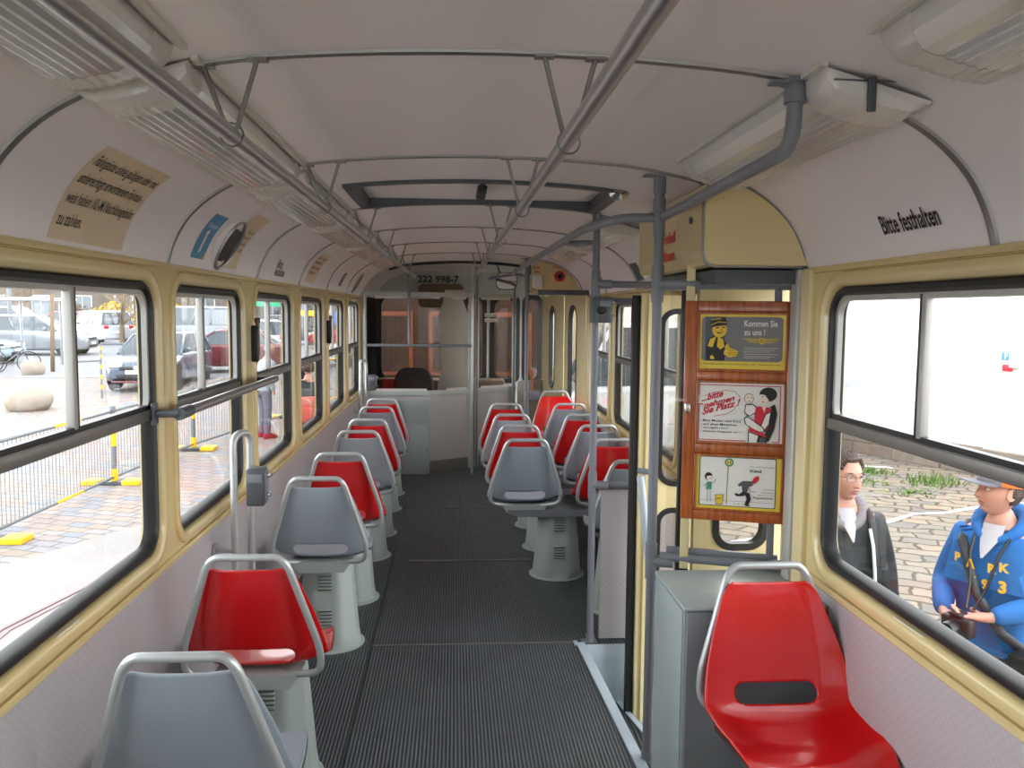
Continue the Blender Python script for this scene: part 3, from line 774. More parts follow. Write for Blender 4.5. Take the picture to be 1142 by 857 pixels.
def make_single(color):
    r = empty('single_seat')
    o = bpy.data.objects.new('seat_shell', SHELL[color]); COL.objects.link(o); o.parent = r
    frame_mb().build('tube_frame', 'tube', r); pan_mb().build('seat_tray', 'pan', r)
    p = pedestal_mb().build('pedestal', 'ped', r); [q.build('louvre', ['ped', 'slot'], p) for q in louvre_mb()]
    return r
def make_double(ca, cw):
    """aisle shell colour, window shell colour; aisle seat on the left"""
    r = empty('double_seat')
    for c, dx in ((ca, -.265), (cw, .265)):
        o = bpy.data.objects.new('seat_shell', SHELL[c]); COL.objects.link(o); o.parent = r; o.location = (dx, 0, 0)
        o['label'] = ('red' if c == 'red' else 'grey')+(' aisle' if dx < 0 else ' window')+' seat shell'
        frame_mb(dx).build('tube_frame', 'tube', r); pan_mb(dx).build('seat_tray', 'pan', r)
    mb = MB(); mb.prism([(-.37, .06, .430), (-.30, .06, .405), (.42, .06, .405), (.45, .06, .430), (.45, .06, .448), (-.37, .06, .448)], (0, .12, 0))
    mb.box(-.20, .12, .12, .34, .395, .43, .01); mb.build('cross_beam', 'pole', r)
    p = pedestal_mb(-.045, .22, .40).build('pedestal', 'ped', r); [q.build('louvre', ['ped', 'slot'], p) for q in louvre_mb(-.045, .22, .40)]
    return r
protos = {c: make_single(c) for c in ('red', 'grey')}; used = set()
def place(c, x, y, rz, label, group):
    if c not in used: o = protos[c]; used.add(c); o.location = (x, y, 0); o.rotation_euler = (0, 0, rz); tag(o, label, 'seat', group)
    else: o = dup(protos[c], (x, y, 0), rz, label, group); o['category'] = 'seat'
    return o
GL = 'single seats along the left windows'
place('grey', -.60, 1.86, 0, 'rearmost grey shell seat of the left row, behind the first red one', GL)
place('red', -.635, 2.61, 0, 'red shell seat of the left row between the rearmost grey seat and the validator', GL)
place('grey', -.62, 3.84, 0, 'grey shell seat beside the left ticket validator and grab hoop', GL)
place('red', -.605, 4.50, 0, 'red shell seat directly ahead of the grey seat by the left validator', GL)
place('grey', -.60, 5.34, 0, 'third grey shell seat of the left row, counted from the rear', GL)
place('red', -.60, 5.92, 0, 'third red shell seat of the left row, counted from the rear', GL)
place('grey', -.61, 6.69, 0, 'last grey shell seat of the left row before the cab partition', GL)
place('red', -.62, 7.30, 0, 'farthest red shell seat of the left row, beside the far grab hoop', GL)
place('grey', .93, 4.25, 0, 'grey shell seat just behind the laminate screen by the rear doors', 'single seats on the right')
place('red', .965, 8.0, PI, 'small distant red seat facing backwards by the front door', 'single seats on the right')
place('red', .945, 2.405, PI, 'large glossy red shell seat against the grey equipment cabinet, under the right window', 'single seats on the right')
GD = 'double seats on the right of the aisle'
dA = make_double('grey', 'red'); dB = make_double('red', 'grey')
dA.location = (.695, 4.98, 0); tag(dA, 'nearest double seat on the right, grey aisle shell and red window shell', 'seat', GD)
dB.location = (.70, 5.60, 0); tag(dB, 'second double seat on the right, red aisle shell in front of the nearest grey one', 'seat', GD)
o = dup(dA, (.69, 6.21, 0), 0, 'third double seat on the right, its grey aisle shell between two red ones', GD)
o = dup(dB, (.69, 6.93, 0), 0, 'farthest double seat on the right with a red aisle shell', GD)

# ================================================================== RAILS AND POLES
def sleeve(mb, p, d, r=.022, L=.10):
    a = Vector(p)-Vector(d)*L/2; b = Vector(p)+Vector(d)*L/2; mb.tube([a, b], r, 14)
def handrail(name, path, label, mt='alu', r=.0165):
    root = empty(name, path[0], label=label, cat='handrail'); o = Vector(path[0])
    MB().tube([Vector(p)-o for p in path], r, 14).build('rail_tube', mt, root)
    return root, o
# left and centre ceiling rails with V hangers
def hangers(root, o, xr, zr, lab=None):
    for y in [q for q in RIBS if q > .5]:
        x = xr(y); z = zr(y); mb = MB()
        for dx in (-.052, .052):
            zt = zfull(x+dx)-.006
            mb.tube([(x+dx-o.x, y-o.y, zt-o.z), (x+dx*.2-o.x, y-o.y, z+.012-o.z)], .0052, 6)
            mb.box(x+dx-.02-o.x, x+dx+.02-o.x, y-.012-o.y, y+.012-o.y, zt-.004-o.z, zt+.002-o.z)
        mb.tube([(x-o.x+.023*math.cos(a), y-o.y, z-o.z+.001+.023*math.sin(a)) for a in [2*PI*k/16 for k in range(16)]], .0022, 5, close=True)
        mb.build('hanger', 'aludark', root)
xl = lambda y: -.452+.006*y; zl = lambda y: 1.995
root, o = handrail('ceiling_handrail', [(xl(y), y, 1.995) for y in (-1.2, 1, 3, 5, 7, 8.55)], 'long round aluminium handrail under the ceiling above the left seats'); hangers(root, o, xl, zl)
xc = lambda y: .238-.004*y
root, o = handrail('ceiling_handrail', [(xc(y), y, 2.005) for y in (-1.2, 1, 3, 5, 7, 8.4)], 'long round aluminium handrail under the ceiling over the middle of the aisle'); hangers(root, o, xc, zl)
# right rail: hangs from a flange, bends forward to the door pole, jogs inwards and runs on
root = empty('ceiling_handrail', (.70, 1.74, 2.0), label='grey bent handrail hanging from a ceiling flange at the right, running over the door pole', cat='handrail'); o = Vector((.70, 1.74, 2.0))
P = fillet([(.70, 1.74, 2.13), (.70, 1.745, 1.995), (.72, 2.90, 1.985)], .13, 8)
MB().tube([Vector(p)-o for p in P], .0165, 14).build('bent_rail', 'pole', root)
P = fillet([(.71, 2.955, 1.985), (.58, 2.99, 1.985), (.515, 3.4, 1.985), (.50, 5.2, 1.985), (.50, 7.4, 1.985), (.60, 7.68, 1.985)], [0, .07, .1, .3, .2, 0], 8)
MB().tube([Vector(p)-o for p in P], .0165, 14).build('rail_tube', 'pole', root)
mb = MB(); mb.lathe([(.0, .0), (.034, .0), (.034, .006), (0, .006)], (0, 0, .124), 20); mb.box(-.055, .055, -.018, .018, .122, .130, .003)
mb.tube([(0, 0, .145), (0, 0, .085)], .0225, 14); mb.build('ceiling_flange', 'pole', root)
mb = MB(); mb.tube([(.69-o.x, 4.1-o.y, -.01), (.51-o.x, 4.1-o.y, -.012)], .013, 10); mb.build('link_bracket', 'pole', root)
def pole(x, y, z1, label, z0=0., r=.0175, ts=(), name='vertical_pole', flange=True, top=None):
    root = empty(name, (x, y, z0), label=label, cat='pole')
    MB().tube([(0, 0, 0), (0, 0, z1-z0)], r, 16).build('pole_tube', 'pole', root)
    if flange:
        mb = MB(); mb.box(-.06, .06, -.018, .018, z1-z0-.004, z1-z0+.001, .002); mb.tube([(0, 0, z1-z0), (0, 0, z1-z0-.06)], r+.005, 14); mb.build('top_flange', 'pole', root)
        mb = MB(); mb.box(-.045, .035, -.025, .025, 0, .004, .001).tube([(0, 0, 0), (0, 0, .035)], r+.004, 14); mb.build('foot_flange', 'pole', root)
    for z, side in ts:
        mb = MB(); mb.tube([(0, 0, z-z0-.065), (0, 0, z-z0+.065)], r+.0045, 14)
        if side: mb.tube([(0, 0, z-z0), (.075*side, -.02*(side > 0), z-z0)], r+.004, 14)
        for q in (-.045, .045): mb.tube([(-.006, -r-.003, z-z0+q), (-.006, -r-.007, z-z0+q)], .004, 6)
        mb.build('tee_clamp', 'pole', root)
    return root
pole(.715, 2.955, zfull(.715), 'grey pole rising from the stairwell edge to the ceiling beside the poster board', z0=0, ts=((1.985, 0), (1.755, 1), (.755, 1)))
pole(.685, 4.09, zfull(.685), 'grey pole beyond the stairwell carrying the right ticket validator', ts=((1.79, 1), (.80, 1)))
pole(.66, 7.72, zfull(.66), 'distant grey pole by the front door', ts=((1.95, 0),))
pole(.235, 8.86, 2.12, 'slim light pole at the left edge of the cab door', r=.013, flange=False)
pole(.645, 9.1, 2.12, 'slim light pole at the right edge of the cab door', r=.013, flange=False)
# horizontal bars of the two door screens
def barset(pts, label, r=.0165):
    root = empty('screen_rail', pts[0], label=label, cat='rail'); o = Vector(pts[0])
    MB().tube([Vector(p)-o for p in pts], r, 14).build('rail_tube', 'pole', root)
    mb = MB(); e = Vector(pts[-1])-o; d = (e).normalized(); mb.tube([e-d*.05, e], r+.006, 14); mb.build('end_socket', 'pole', root)
    return root
A, B = (.745, 2.945), (1.145, 2.80)
barset([(A[0], A[1], 1.755), (B[0], B[1], 1.755)], 'upper grey rail the poster board hangs from')
barset([(A[0], A[1], .755+.02), (B[0], B[1], .755+.02)], 'lower grey rail behind the big red seat, just above the cabinet')
barset([(.71, 4.09, 1.79), (1.14, 4.06, 1.79)], 'upper grey rail from the validator pole to the right wall')
barset([(.71, 4.09, .80), (1.14, 4.06, .80)], 'lower grey rail on top of the laminate screen')
# screens
sc = empty('door_screen', (.70, 4.10, 0), label='laminate door screen with a glass upper pane beyond the stairwell', cat='screen')
MB().box(.03, .44, -.01, .01, .012, .775, .003).build('laminate_panel', 'lam', sc)
MB().box(.06, .44, -.004, .002, .775, 1.70).build('glass_pane', 'pglass', sc)
MB().box(.06, .44, -.012, .008, .775, .80, .003).box(.06, .44, -.012, .008, 1.695, 1.725, .003).build('pane_frame', 'pole', sc)
s2 = empty('glass_screen', (A[0], A[1], .76), label='clear glass screen behind the poster board', cat='screen')
ang = math.atan2(B[1]-A[1], B[0]-A[0]); s2.rotation_euler = (0, 0, ang); LL = math.dist(A, B)
MB().box(.015, LL-.06, .012, .017, .04, .975).build('glass_pane', 'pglass', s2)
MB().box(.015, LL-.02, .008, .022, .975, .995, .002).box(.02, LL-.02, .006, .024, .028, .05, .003).box(LL-.06, LL-.035, .0, .024, .04, .99, .003).build('pane_frame', 'pole', s2)
dp_ = tag(MB().box(1.118, 1.15, 2.70, 2.76, 0, 1.80, .008).build('door_post', 'alucold'), kind='structure')
dp_ = tag(MB().box(1.13, 1.165, 2.63, 2.79, 0, 1.80, .01).build('door_jamb', 'creamdoor'), kind='structure')

# the stair grab bar, pale blue slanted tube
g = empty('stair_grab_bar', (.80, 3.35, 0), label='pale slanted grab tube leaning inside the rear door well', cat='handrail')
MB().tube([(-.02, .1, 1.0-.03), (.055, -.02, .12), (.06, -.03, -.3)], .0165, 12).build('grab_tube', 'trimgrey', g)
MB().tube([(-.03, .115, .99), (.03, .1, .985)], .013, 10).build('pivot_lug', 'pole', g)

# grab hoops with ticket validators -------------------------------------------
def validator(name, loc, label, rz=0.):
    r = empty(name, loc, rz, label, 'ticket validator')
    MB().box(-.035, .035, -.04, .04, -.075, .075, .008).build('box_housing', 'dgrey', r)
    MB().box(-.028, .028, -.0445, -.040, .02, .055, .002).box(.0345, .040, -.03, .03, -.065, .065, .003).build('front_plate', 'pole', r)
    MB().lathe([(0, 0), (.012, 0), (.012, .012), (.007, .014), (.007, .02), (0, .02)], (.04, 0, .045), 12, 'x').lathe([(0, 0), (.009, 0), (.009, .016), (0, .016)], (.04, .0, -.035), 12, 'x').build('lock_button', 'chrome', r)
    return r
def grab_hoop(x, y, ztop, label, w=.085):
    r = empty('grab_hoop', (x, y, 0), label=label, cat='grab rail')
    P = fillet([(0, 0, 0), (0, 0, ztop), (w*.45, .11, ztop), (w*.45, .11, 0)], .05, 8); MB().tube(P, .0145, 12).build('hoop_tube', 'tube', r)
    mb = MB(); mb.tube([(0, 0, .70), (XL-x+.01, 0, .70)], .009, 8); mb.tube([(XL-x+.002, 0, .70), (XL-x+.012, 0, .70)], .03, 14); mb.build('wall_bracket', 'tube', r)
    mb = MB(); mb.lathe([(0, 0), (.03, 0), (.03, .005), (0, .005)], (0, 0, 0), 14).lathe([(0, 0), (.03, 0), (.03, .005), (0, .005)], (w*.45, .11, 0), 14).build('foot_plate', 'tube', r)
    return r
grab_hoop(-.865, 3.34, 1.16, 'pale grab hoop at the left wall between the second and third seats')
validator('ticket_validator', (-.785, 3.38, .95), 'dark grey ticket validator fixed to the nearer left grab hoop')
grab_hoop(-.89, 8.05, 1.18, 'pale grab hoop at the far left by the cab partition', .10)
validator('ticket_validator', (-.785, 8.12, .97), 'small dark ticket validator on the far left grab hoop')
v = validator('ticket_validator', (.715, 4.035, 1.665), 'black ticket validator on the pole beyond the stairwell', 0)
MB().box(-.062, -.030, -.045, .03, -.075, .075, .006).build('validator_side', 'dgrey', v); MB().lathe([(0, -.052), (.018, -.052), (.02, -.044), (.024, -.044)], (-.018, 0, .0), 14, 'y').build('punch_slot', 'black', v)
v.scale = (1, 1, .82)
# rail across the left windows
r = empty('window_handrail', (-.90, 2.72, 1.32), label='short aluminium handrail across the second left window', cat='handrail')
MB().tube([(.03, .05, 0), (.035, 1.42, 0)], .017, 14).build('rail_tube', 'alu', r)
MB().tube([(-.05, 1.42, 0), (.035, 1.42, 0)], .012, 10).build('end_bracket', 'dgrey', r)
MB().tube([(-.05, .0, 0), (.03, .0, 0)], .012, 10).box(-.052, -.04, -.02, .02, -.035, .035, .004).tube([(.03, -.005, 0), (.03, .10, 0)], .0205, 14).build('end_bracket', 'dgrey', r)
# emergency hammers on window pillars
for y, lb in ((3.98, 'dark emergency hammer strap on the pillar after the second left window'), (6.29, 'dark emergency hammer strap on a far left window pillar')):
    r = empty('emergency_hammer', (-.94, y, 1.41), label=lb, cat='emergency hammer', group='emergency hammers on the left pillars')
    MB().box(0, .035, -.012, .016, 0, .17, .008).build('holder', 'black', r); MB().tube([(.03, .0, .03), (.03, .0, .19)], .009, 8).box(.018, .042, -.014, .014, .18, .205, .006).build('hammer', 'inkred' if False else 'brown', r)
# partition grab frame in front of the left cab glass
r = empty('partition_rail', (-.90, 8.52, 0), label='grey rail with a hanging post in front of the left cab window', cat='handrail')
MB().tube([(0.0, 0, 1.31), (1.08, .0, 1.31)], .015, 12).build('cross_tube', 'pole', r)
MB().tube([(.445, 0, 1.31), (.445, 0, 2.13)], .015, 12).build('hanging_post', 'pole', r)
MB().tube([(0.0, 0, .80), (.0, .0, 1.82)], .017, 12).tube([(1.08, 0, .0), (1.08, .0, 2.12)], .015, 12).build('side_post', 'tube', r)
# curved link near the mirror and the mirror
r = empty('curved_rail', (.66, 7.72, 1.98), label='grey arched tube from the distant pole to the cab doorway', cat='handrail')
MB().tube(fillet([(0, 0, 0), (-.10, .25, .03), (-.32, .62, .0)], .12), .0155, 12).tube([(.02, -.02, .14), (.02, -.02, .02)], .014, 10).build('rail_tube', 'pole', r)
r = empty('interior_mirror', (.505, 8.30, 1.955), label='rounded interior mirror in a dark rim near the cab ceiling', cat='mirror')
MB().prism([(u, 0, w) for u, w in rrect(-.105, .105, -.085, .085, .06)], (0, .014, 0)).build('mirror_housing', 'black', r)
MB().prism([(u, -.001, w) for u, w in rrect(-.098, .098, -.078, .078, .055)], (0, -.002, 0)).build('mirror_glass', 'mirror', r)
MB().tube([(0, .01, 0), (-.07, .05, .10), (-.09, .05, .17)], .008, 8).build('mirror_arm', 'dgrey', r)
r.rotation_euler = (math.radians(-6), 0, math.radians(-3))
# fare tray box and brush handle near the driver
r = empty('cash_desk', (.75, 8.35, .78), label='small grey cash desk with a wooden handled brush by the front door', cat='desk')
MB().box(-.05, .10, -.03, .12, 0, .09, .006).tube([(.0, .05, -.78), (.0, .05, 0)], .016, 12).build('desk_body', 'pole', r)
MB().lathe([(0, 0), (.012, 0), (.015, .03), (.012, .07), (.016, .15), (.018, .2), (0, .21)], (.02, .02, .09), 12).build('brush_handle', 'wood', r)

# waste box / cupboard in the partition
r = empty('partition_cupboard', (-.59, 8.5, 0), label='pale grey cupboard with an open tray on top, against the cab partition', cat='cupboard')
MB().box(0, .335, 0, .09, .0, .50, .004).build('cupboard_body', 'cabgrey', r)
mb = MB(); mb.box(0, .012, 0, .09, .50, .75).box(.323, .335, 0, .09, .50, .75).box(.012, .323, .075, .09, .50, .75).box(.012, .323, 0, .012, .50, .515); mb.build('open_tray', 'cabgrey', r)
mb = MB()
for x in (.02, .315):
    for z in (.04, .25, .47): mb.tube([(x, -.001, z), (x, -.006, z)], .006, 8)
mb.build('screws', 'chrome', r)
# heater cabinet behind the big red seat
r = empty('equipment_cabinet', (.70, 2.46, 0), label='large grey metal cabinet behind the big red seat', cat='cabinet')
MB().box(.0, .445, 0, .36, .0, .752, .004).build('cabinet_body', 'cabgrey', r)
MB().box(.008, .44, -.010, -.001, .0, .745, .003).build('front_panel', 'cabdark', r)
MB().box(-.003, .445, -.012, .365, .748, .760, .004).build('cabinet_top', 'cabgrey', r)
MB().box(-.004, -.0005, .004, .345, .02, .745, .001).build('side_panel', 'cabgrey', r)

# ceiling lamps ----------------------------------------------------------------
def lamp_covers():
    def pt(side, off, drop, y):  # off = distance from the car's centre
        x = XC+(off if side == 'R' else -off); return x
    def lamp(side, y0, y1, label, grp, hook=False):
        ci, co = .612, .825       # inner / outer distance from the centre line
        sg = 1 if side == 'R' else -1; o = Vector((XC+sg*.72, y0, 2.0))
        r = empty('ceiling_lamp', o, label=label, cat='ceiling lamp', group=grp)
        def zz(t): return zfull(XC+sg*t)
        def sec(k=1., dn=0., y=0.):
            # cross-section under the lining: inner wall, flat fluted belly, outer wall
            P = []
            zi, zo = zz(ci), zz(co); D = .075*k
            P.append((ci, zi-.004)); P.append((ci+.004, zi-.035*k)); P.append((ci+.022, zi-.062*k))
            n = 14
            for j in range(n+1):
                t = j/n; x = ci+.045+(co-ci-.085)*t; z = (zi-.070*k)*(1-t)+(zo-.034*k)*t - .006*math.sin(PI*t)*k
                P.append((x, z+(.0035 if j % 2 else 0)*k))
            P.append((co-.018, zo-.022*k)); P.append((co-.004, zo-.010)); P.append((co, zo-.004))
            return [(XC+sg*a-o.x, y, b-o.z) for a, b in P]
        def smoothsec(k, y):
            P = sec(k, 0, y); return P
        L = y1-y0
        mb = MB(); mb.loft([sec(1, 0, .10), sec(1, 0, L-.10)], smooth=False, closed=False); mb.build('fluted_cover', 'lens', r)
        for y, n_ in ((0, 0), (L, 1)):
            mb = MB(); dy = 1 if n_ == 0 else -1
            mb.loft([sec(.30, 0, y), sec(.72, 0, y+dy*.006), sec(.95, 0, y+dy*.025), sec(1.01, 0, y+dy*.05), sec(1.01, 0, y+dy*.10)], smooth=True, closed=False, cap0=True); mb.build('end_cap', 'cap', r)
        mb = MB(); 
        for a in (ci-.012,):
            x = XC+sg*a-o.x; z = zz(a)-o.z; mb.box(x-.004, x+.010, -.01, L+.01, z-.008, z+.002)
        mb.build('lamp_base', 'lampbase', r)
        mb = MB(); x = XC+sg*.70-o.x; z = zz(.70)-o.z-.04
        mb.tube([(x, .12, z), (x, L-.12, z)], .013, 10); mb.build('fluorescent_tube', 'white', r)
        if hook:
            mb = MB(); mb.box(x-.008, x+.008, -.012, -.002, z-.03, z+.035, .003); mb.tube([(x-.075, -.006, z+.03), (x+.075, -.006, z+.028)], .002, 5); mb.build('cover_clip', 'dgrey', r)
    lamp('L', .42, 1.62, 'rearmost ceiling lamp cover on the left, above the rearmost grey seat', 'left ceiling lamps')
    lamp('L', 1.70, 2.90, 'second ceiling lamp cover on the left, above the beige fare notice', 'left ceiling lamps')
    lamp('L', 2.98, 4.16, 'third ceiling lamp cover on the left, above the ticket validator', 'left ceiling lamps')
    lamp('L', 4.24, 5.42, 'fourth ceiling lamp cover on the left', 'left ceiling lamps')
    lamp('L', 5.50, 6.68, 'fifth ceiling lamp cover on the left', 'left ceiling lamps')
    lamp('L', 6.76, 7.94, 'farthest ceiling lamp cover on the left by the cab', 'left ceiling lamps')
    lamp('R', .25, 1.42, 'rearmost ceiling lamp cover on the right, behind the one with a clip', 'right ceiling lamps')
    lamp('R', 1.62, 2.66, 'ceiling lamp cover over the big red seat, with a clip on its end', 'right ceiling lamps', True)
    lamp('R', 4.20, 5.38, 'ceiling lamp cover on the right beyond the rear doors', 'right ceiling lamps')
    lamp('R', 5.46, 6.64, 'far ceiling lamp cover on the right above the double seats', 'right ceiling lamps')
lamp_covers()
r = empty('dome_lamp', (.66, 3.42, zfull(.66)), label='small round dome lamp beside the roof hatch', cat='lamp')
MB().lathe([(0, -.035), (.02, -.033), (.036, -.022), (.042, -.006)], (0, 0, 0), 18).build('dome', 'chrome', r); MB().lathe([(.04, -.008), (.05, -.006), (.05, 0), (.04, 0)], (0, 0, 0), 18).build('dome_ring', 'aludark', r)

# ================================================================== STICKERS ON THE LINING
def strip(side, y0, s0, w, h, m, name, par=None, off=.001):
    mb = MB(); n = 10; rows = [on_cove(side, y0, s0, [(w*j/6, h*k/n) for j in range(7)], off) for k in range(n+1)]
    mb.loft(rows, closed=False, smooth=True); return mb.build(name, m, par)
def words(side, y0, s0, lines, h, w, m, par, lead=1.7, bold=.02, shear=.0, widths=None, off=.0022):
    mb = MB()
    for k, t in enumerate(lines):
        v, f = text_poly(t, w=(widths[k] if widths else w), h=None, bold=bold, shear=shear)
        ys = [b for a, b in v]; 
        v, f = text_poly(t, w=(widths[k] if widths else w), h=h*(1.25 if any(c in t for c in 'gpqy,ü') else 1.0), bold=bold, shear=shear)
        base = s0-k*h*lead-(h*.25 if any(c in t for c in 'gpqy,') else 0)
        mb.add(on_cove(side, y0, base, v, off), f, False)
    return mb.build('lettering', m, par)
s = tag(strip('L', 2.05, .012, .44, .262, 'beigepaper', 'fare_notice'), 'large beige fare notice with four lines of black text on the left lining', 'notice')
words('L', 2.07, .213, ['Fahrgäste ohne gültigen oder mit', 'unberechtigt erworbenem Fahraus-', 'weis haben 10,-M Nachlösegebühr', 'zu zahlen.'], .034, .40, 'inkblack', s, lead=1.62, bold=.006, shear=.1, widths=[.40, .39, .405, .13])
s = tag(strip('L', 3.10, .035, .16, .185, 'bluepaper', 'blue_sticker'), 'blue sticker with a white symbol beside the round roof speaker', 'sticker')
words('L', 3.125, .16, ['Eilwagen'], .020, .11, 'inkwhite', s, bold=.0)
mb = MB(); mb.add(on_cove('L', 3.16, .06, [(0, 0), (.022, 0), (.022, .075), (.035, .075), (.011, .095), (-.012, .075), (0, .075)], .002), [(0, 1, 2, 3, 4, 5, 6)]); mb.build('white_arrow', 'inkwhite', s)
mb = MB(); mb.add(on_cove('L', 3.225, .037, [(0, 0), (.03, 0), (.03, .03)], .002), [(0, 1, 2)]); mb.build('yellow_corner', 'inkyellow', s)
s = tag(strip('L', 3.50, .02, .24, .27, 'beigepaper', 'beige_sticker'), 'beige sticker partly behind the round roof speaker', 'sticker')
words('L', 3.62, .19, ['Notruf', 'Sprech-', 'stelle', 'Halt'], .018, .10, 'inkblack', s, bold=.0)
def speaker(y, s0, lab, rad=.115):
    x, z, n = arc_pt('L', s0+.12); r = empty('roof_speaker', (x, y, z), label=lab, cat='speaker', group='round speakers in the left roof lining')
    q = n.to_track_quat('Z', 'Y'); r.rotation_mode = 'QUATERNION'; r.rotation_quaternion = q
    MB().lathe([(rad+.035, -.02), (rad+.035, .006), (rad+.028, .012), (rad, .014), (rad, 0)], (0, 0, 0), 32).build('mounting_ring', 'ceil', r)
    MB().lathe([(rad, .0), (rad, .016), (rad-.008, .022), (rad-.018, .018), (rad-.018, 0)], (0, 0, 0), 32).build('chrome_ring', 'alu', r)
    MB().lathe([(0, .008), (rad-.018, .008), (rad-.018, .0)], (0, 0, 0), 32).build('grille', 'black', r)
speaker(3.47, .0, 'nearer round black speaker in a chrome ring in the left roof lining')
speaker(7.9, .0, 'farther round black speaker in the left roof lining near the cab')
def lone_words(name, side, y0, s0, lines, h, w, lab, m='inkblack', **k):
    o = words(side, y0, s0, lines, h, w, m, None, **k); o.name = name; return tag(o, lab, 'lettering')
lone_words('wall_lettering', 'R', 2.175, .062, ['Bitte festhalten'], .054, .262, 'large black German request lettering on the right roof lining', bold=.02)
lone_words('wall_lettering', 'L', 4.50, .075, ['Bitte', 'festhalten'], .045, .22, 'small black lettering on the left lining above the third window', bold=.012, lead=1.0, widths=[.12, .24]).name
s = tag(strip('L', 5.40, .03, .36, .22, 'beigepaper', 'route_notice'), 'beige notice with four short dark lines on the left lining above the fourth window', 'notice')
words('L', 5.43, .20, ['Jeder Fahrgast', 'entwertet', 'selbst seinen', 'Fahrschein'], .022, .28, 'inkblack', s, bold=.01, widths=[.28, .24, .28, .2])
s = tag(strip('L', 6.9, .05, .16, .12, 'dgrey', 'dark_sticker'), 'small dark sticker on the far left lining', 'sticker')
s = tag(strip('R', 5.25, .05, .22, .12, 'dgrey', 'dark_sticker'), 'dark square sticker on the right lining beyond the door operator box', 'sticker')
# small white label on the window sills
tag(MB().box(-.006, 0, 1.93, 2.07, .845, .868, .001).build('sill_label', 'paper', loc=(1.150, 0, 0)), 'small pale label on the sill under the right window', 'label')
tag(MB().box(0, .006, 2.02, 2.14, .845, .868, .001).build('sill_label', 'paper', loc=(-.950, 0, 0)), 'small pale label on the sill under the nearest left window', 'label')

# ================================================================== POSTER BOARD
BO = empty('poster_board', (.80, 2.925-.035, .93), label='wooden frame with three posters hanging from the upper door rail', cat='poster board')
BO.rotation_euler = (0, 0, ang*.9)
BW, BH = .378, .765
mb = MB()
yb0, yb1 = -.012, .018
bars = [(0, .043), (BW-.036, BW)]
for a, b in bars: mb.box(a, b, yb0, yb1, 0, BH, .004)
zs_ = [(0, .035), (.236, .272), (.492, .524), (BH-.038, BH)]
for a, b in zs_: mb.box(.043, BW-.036, yb0+.002, yb1, a, b, .004)
mb.build('wooden_frame', 'wood', BO)
mb = MB()
for (z0_, z1_) in ((.035, .236), (.272, .492), (.524, BH-.038)):
    x0_, x1_ = .043, BW-.036
    for a, b, c, d in ((x0_, x0_+.008, z0_, z1_), (x1_-.008, x1_, z0_, z1_), (x0_, x1_, z0_, z0_+.008), (x0_, x1_, z1_-.008, z1_)): mb.box(a, b, yb0-.002, yb0+.004, c, d, .002)
mb.build('inner_moulding', 'wood', BO)
mb = MB(); mb.box(.006, .026, yb0-.004, yb0, .375, .41, .002); mb.tube([(.016, yb0-.004, .393), (.016, yb0-.01, .393)], .006, 10); mb.build('catch', 'chrome', BO)
MB().box(0, .03, .019, .028, -.19, .89, .002).box(BW-.035, BW-.002, .019, .028, -.19, .89, .004).build('hanging_strap', 'cap' if False else 'creamdoor', BO)
MB().box(.004, BW-.004, .014, .019, .004, BH-.004).build('back_board', 'lampbase', BO)
def art(x0, z0, w, h, name):
    mb = MB(); lv = [yb0+.008]
    def P(x, y): return (x0+x*w, lv[0], z0+y*h)
    def poly(pts, m, step=.00025):
        lv[0] -= step; mb.m = m; mb.add([P(x, y) for x, y in pts], [tuple(range(len(pts)))], False)
    def line(pts, m, t=.006, step=.00025):
        lv[0] -= step; mb.m = m; asp = w/h
        for (xa, ya), (xb, yb_) in zip(pts, pts[1:]):
            dx, dy = (xb-xa)*asp, yb_-ya; l = math.hypot(dx, dy) or 1; nx, ny = -dy/l*t/asp/2, dx/l*t/2
            mb.add([P(xa+nx, ya+ny), P(xa-nx, ya-ny), P(xb-nx, yb_-ny), P(xb+nx, yb_+ny)], [(0, 1, 2, 3)], False)
    def ell(cx, cy, rx, ry, n=20, a0=0, a1=2*PI): return [(cx+rx*math.cos(a0+(a1-a0)*k/n), cy+ry*math.sin(a0+(a1-a0)*k/n)) for k in range(n+(a1-a0 < 6.2))]
    def txt(t, x, y, tw, th, m, bold=.0, shear=0, slope=0.):
        lv[0] -= .00025; v, f = text_poly(t, w=tw*w, h=th*h, bold=bold, shear=shear); mb.m = m
        mb.add([(x0+x*w+a, lv[0], z0+y*h+b+a*slope) for a, b in v], f, False)
    return mb, poly, line, ell, txt
AM = ['paper', 'yellowpaper', 'greypaper', 'inkblack', 'inkred', 'inkyellow', 'inkwhite', 'inkgreen', 'skin_ink', 'dgrey']
def finish(mb, name, lab): o = mb.build(name, AM, BO, weld=False); o['label'] = lab; return o
# 1 yellow and slate poster
mb, poly, line, ell, txt = art(.049, .530, BW-.091, .190, 'a')
poly([(0, 0), (1, 0), (1, 1), (0, 1)], 1); poly(rrect(.03, .965, .15, .955, .06), 2)
poly([(.07, .16), (.30, .16), (.30, .955), (.07, .955)], 9)
poly([(.09, .16), (.08, .40), (.11, .56), (.19, .62), (.27, .60), (.33, .45), (.31, .3), (.30, .16)], 3)
poly([(.10, .42), (.13, .55), (.20, .60), (.18, .5), (.16, .40)], 5); poly([(.21, .42), (.22, .60), (.28, .55), (.30, .42), (.25, .36)], 5)
poly([(.14, .18), (.13, .24), (.16, .26), (.19, .19)], 5)
poly(ell(.235, .72, .085, .14), 5); poly([(.14, .76), (.12, .84), (.17, .93), (.30, .94), (.33, .84), (.31, .80), (.2, .78)], 3)
line([(.13, .80), (.22, .86), (.32, .85)], 5, .012); line([(.14, .90), (.25, .92)], 5, .012)
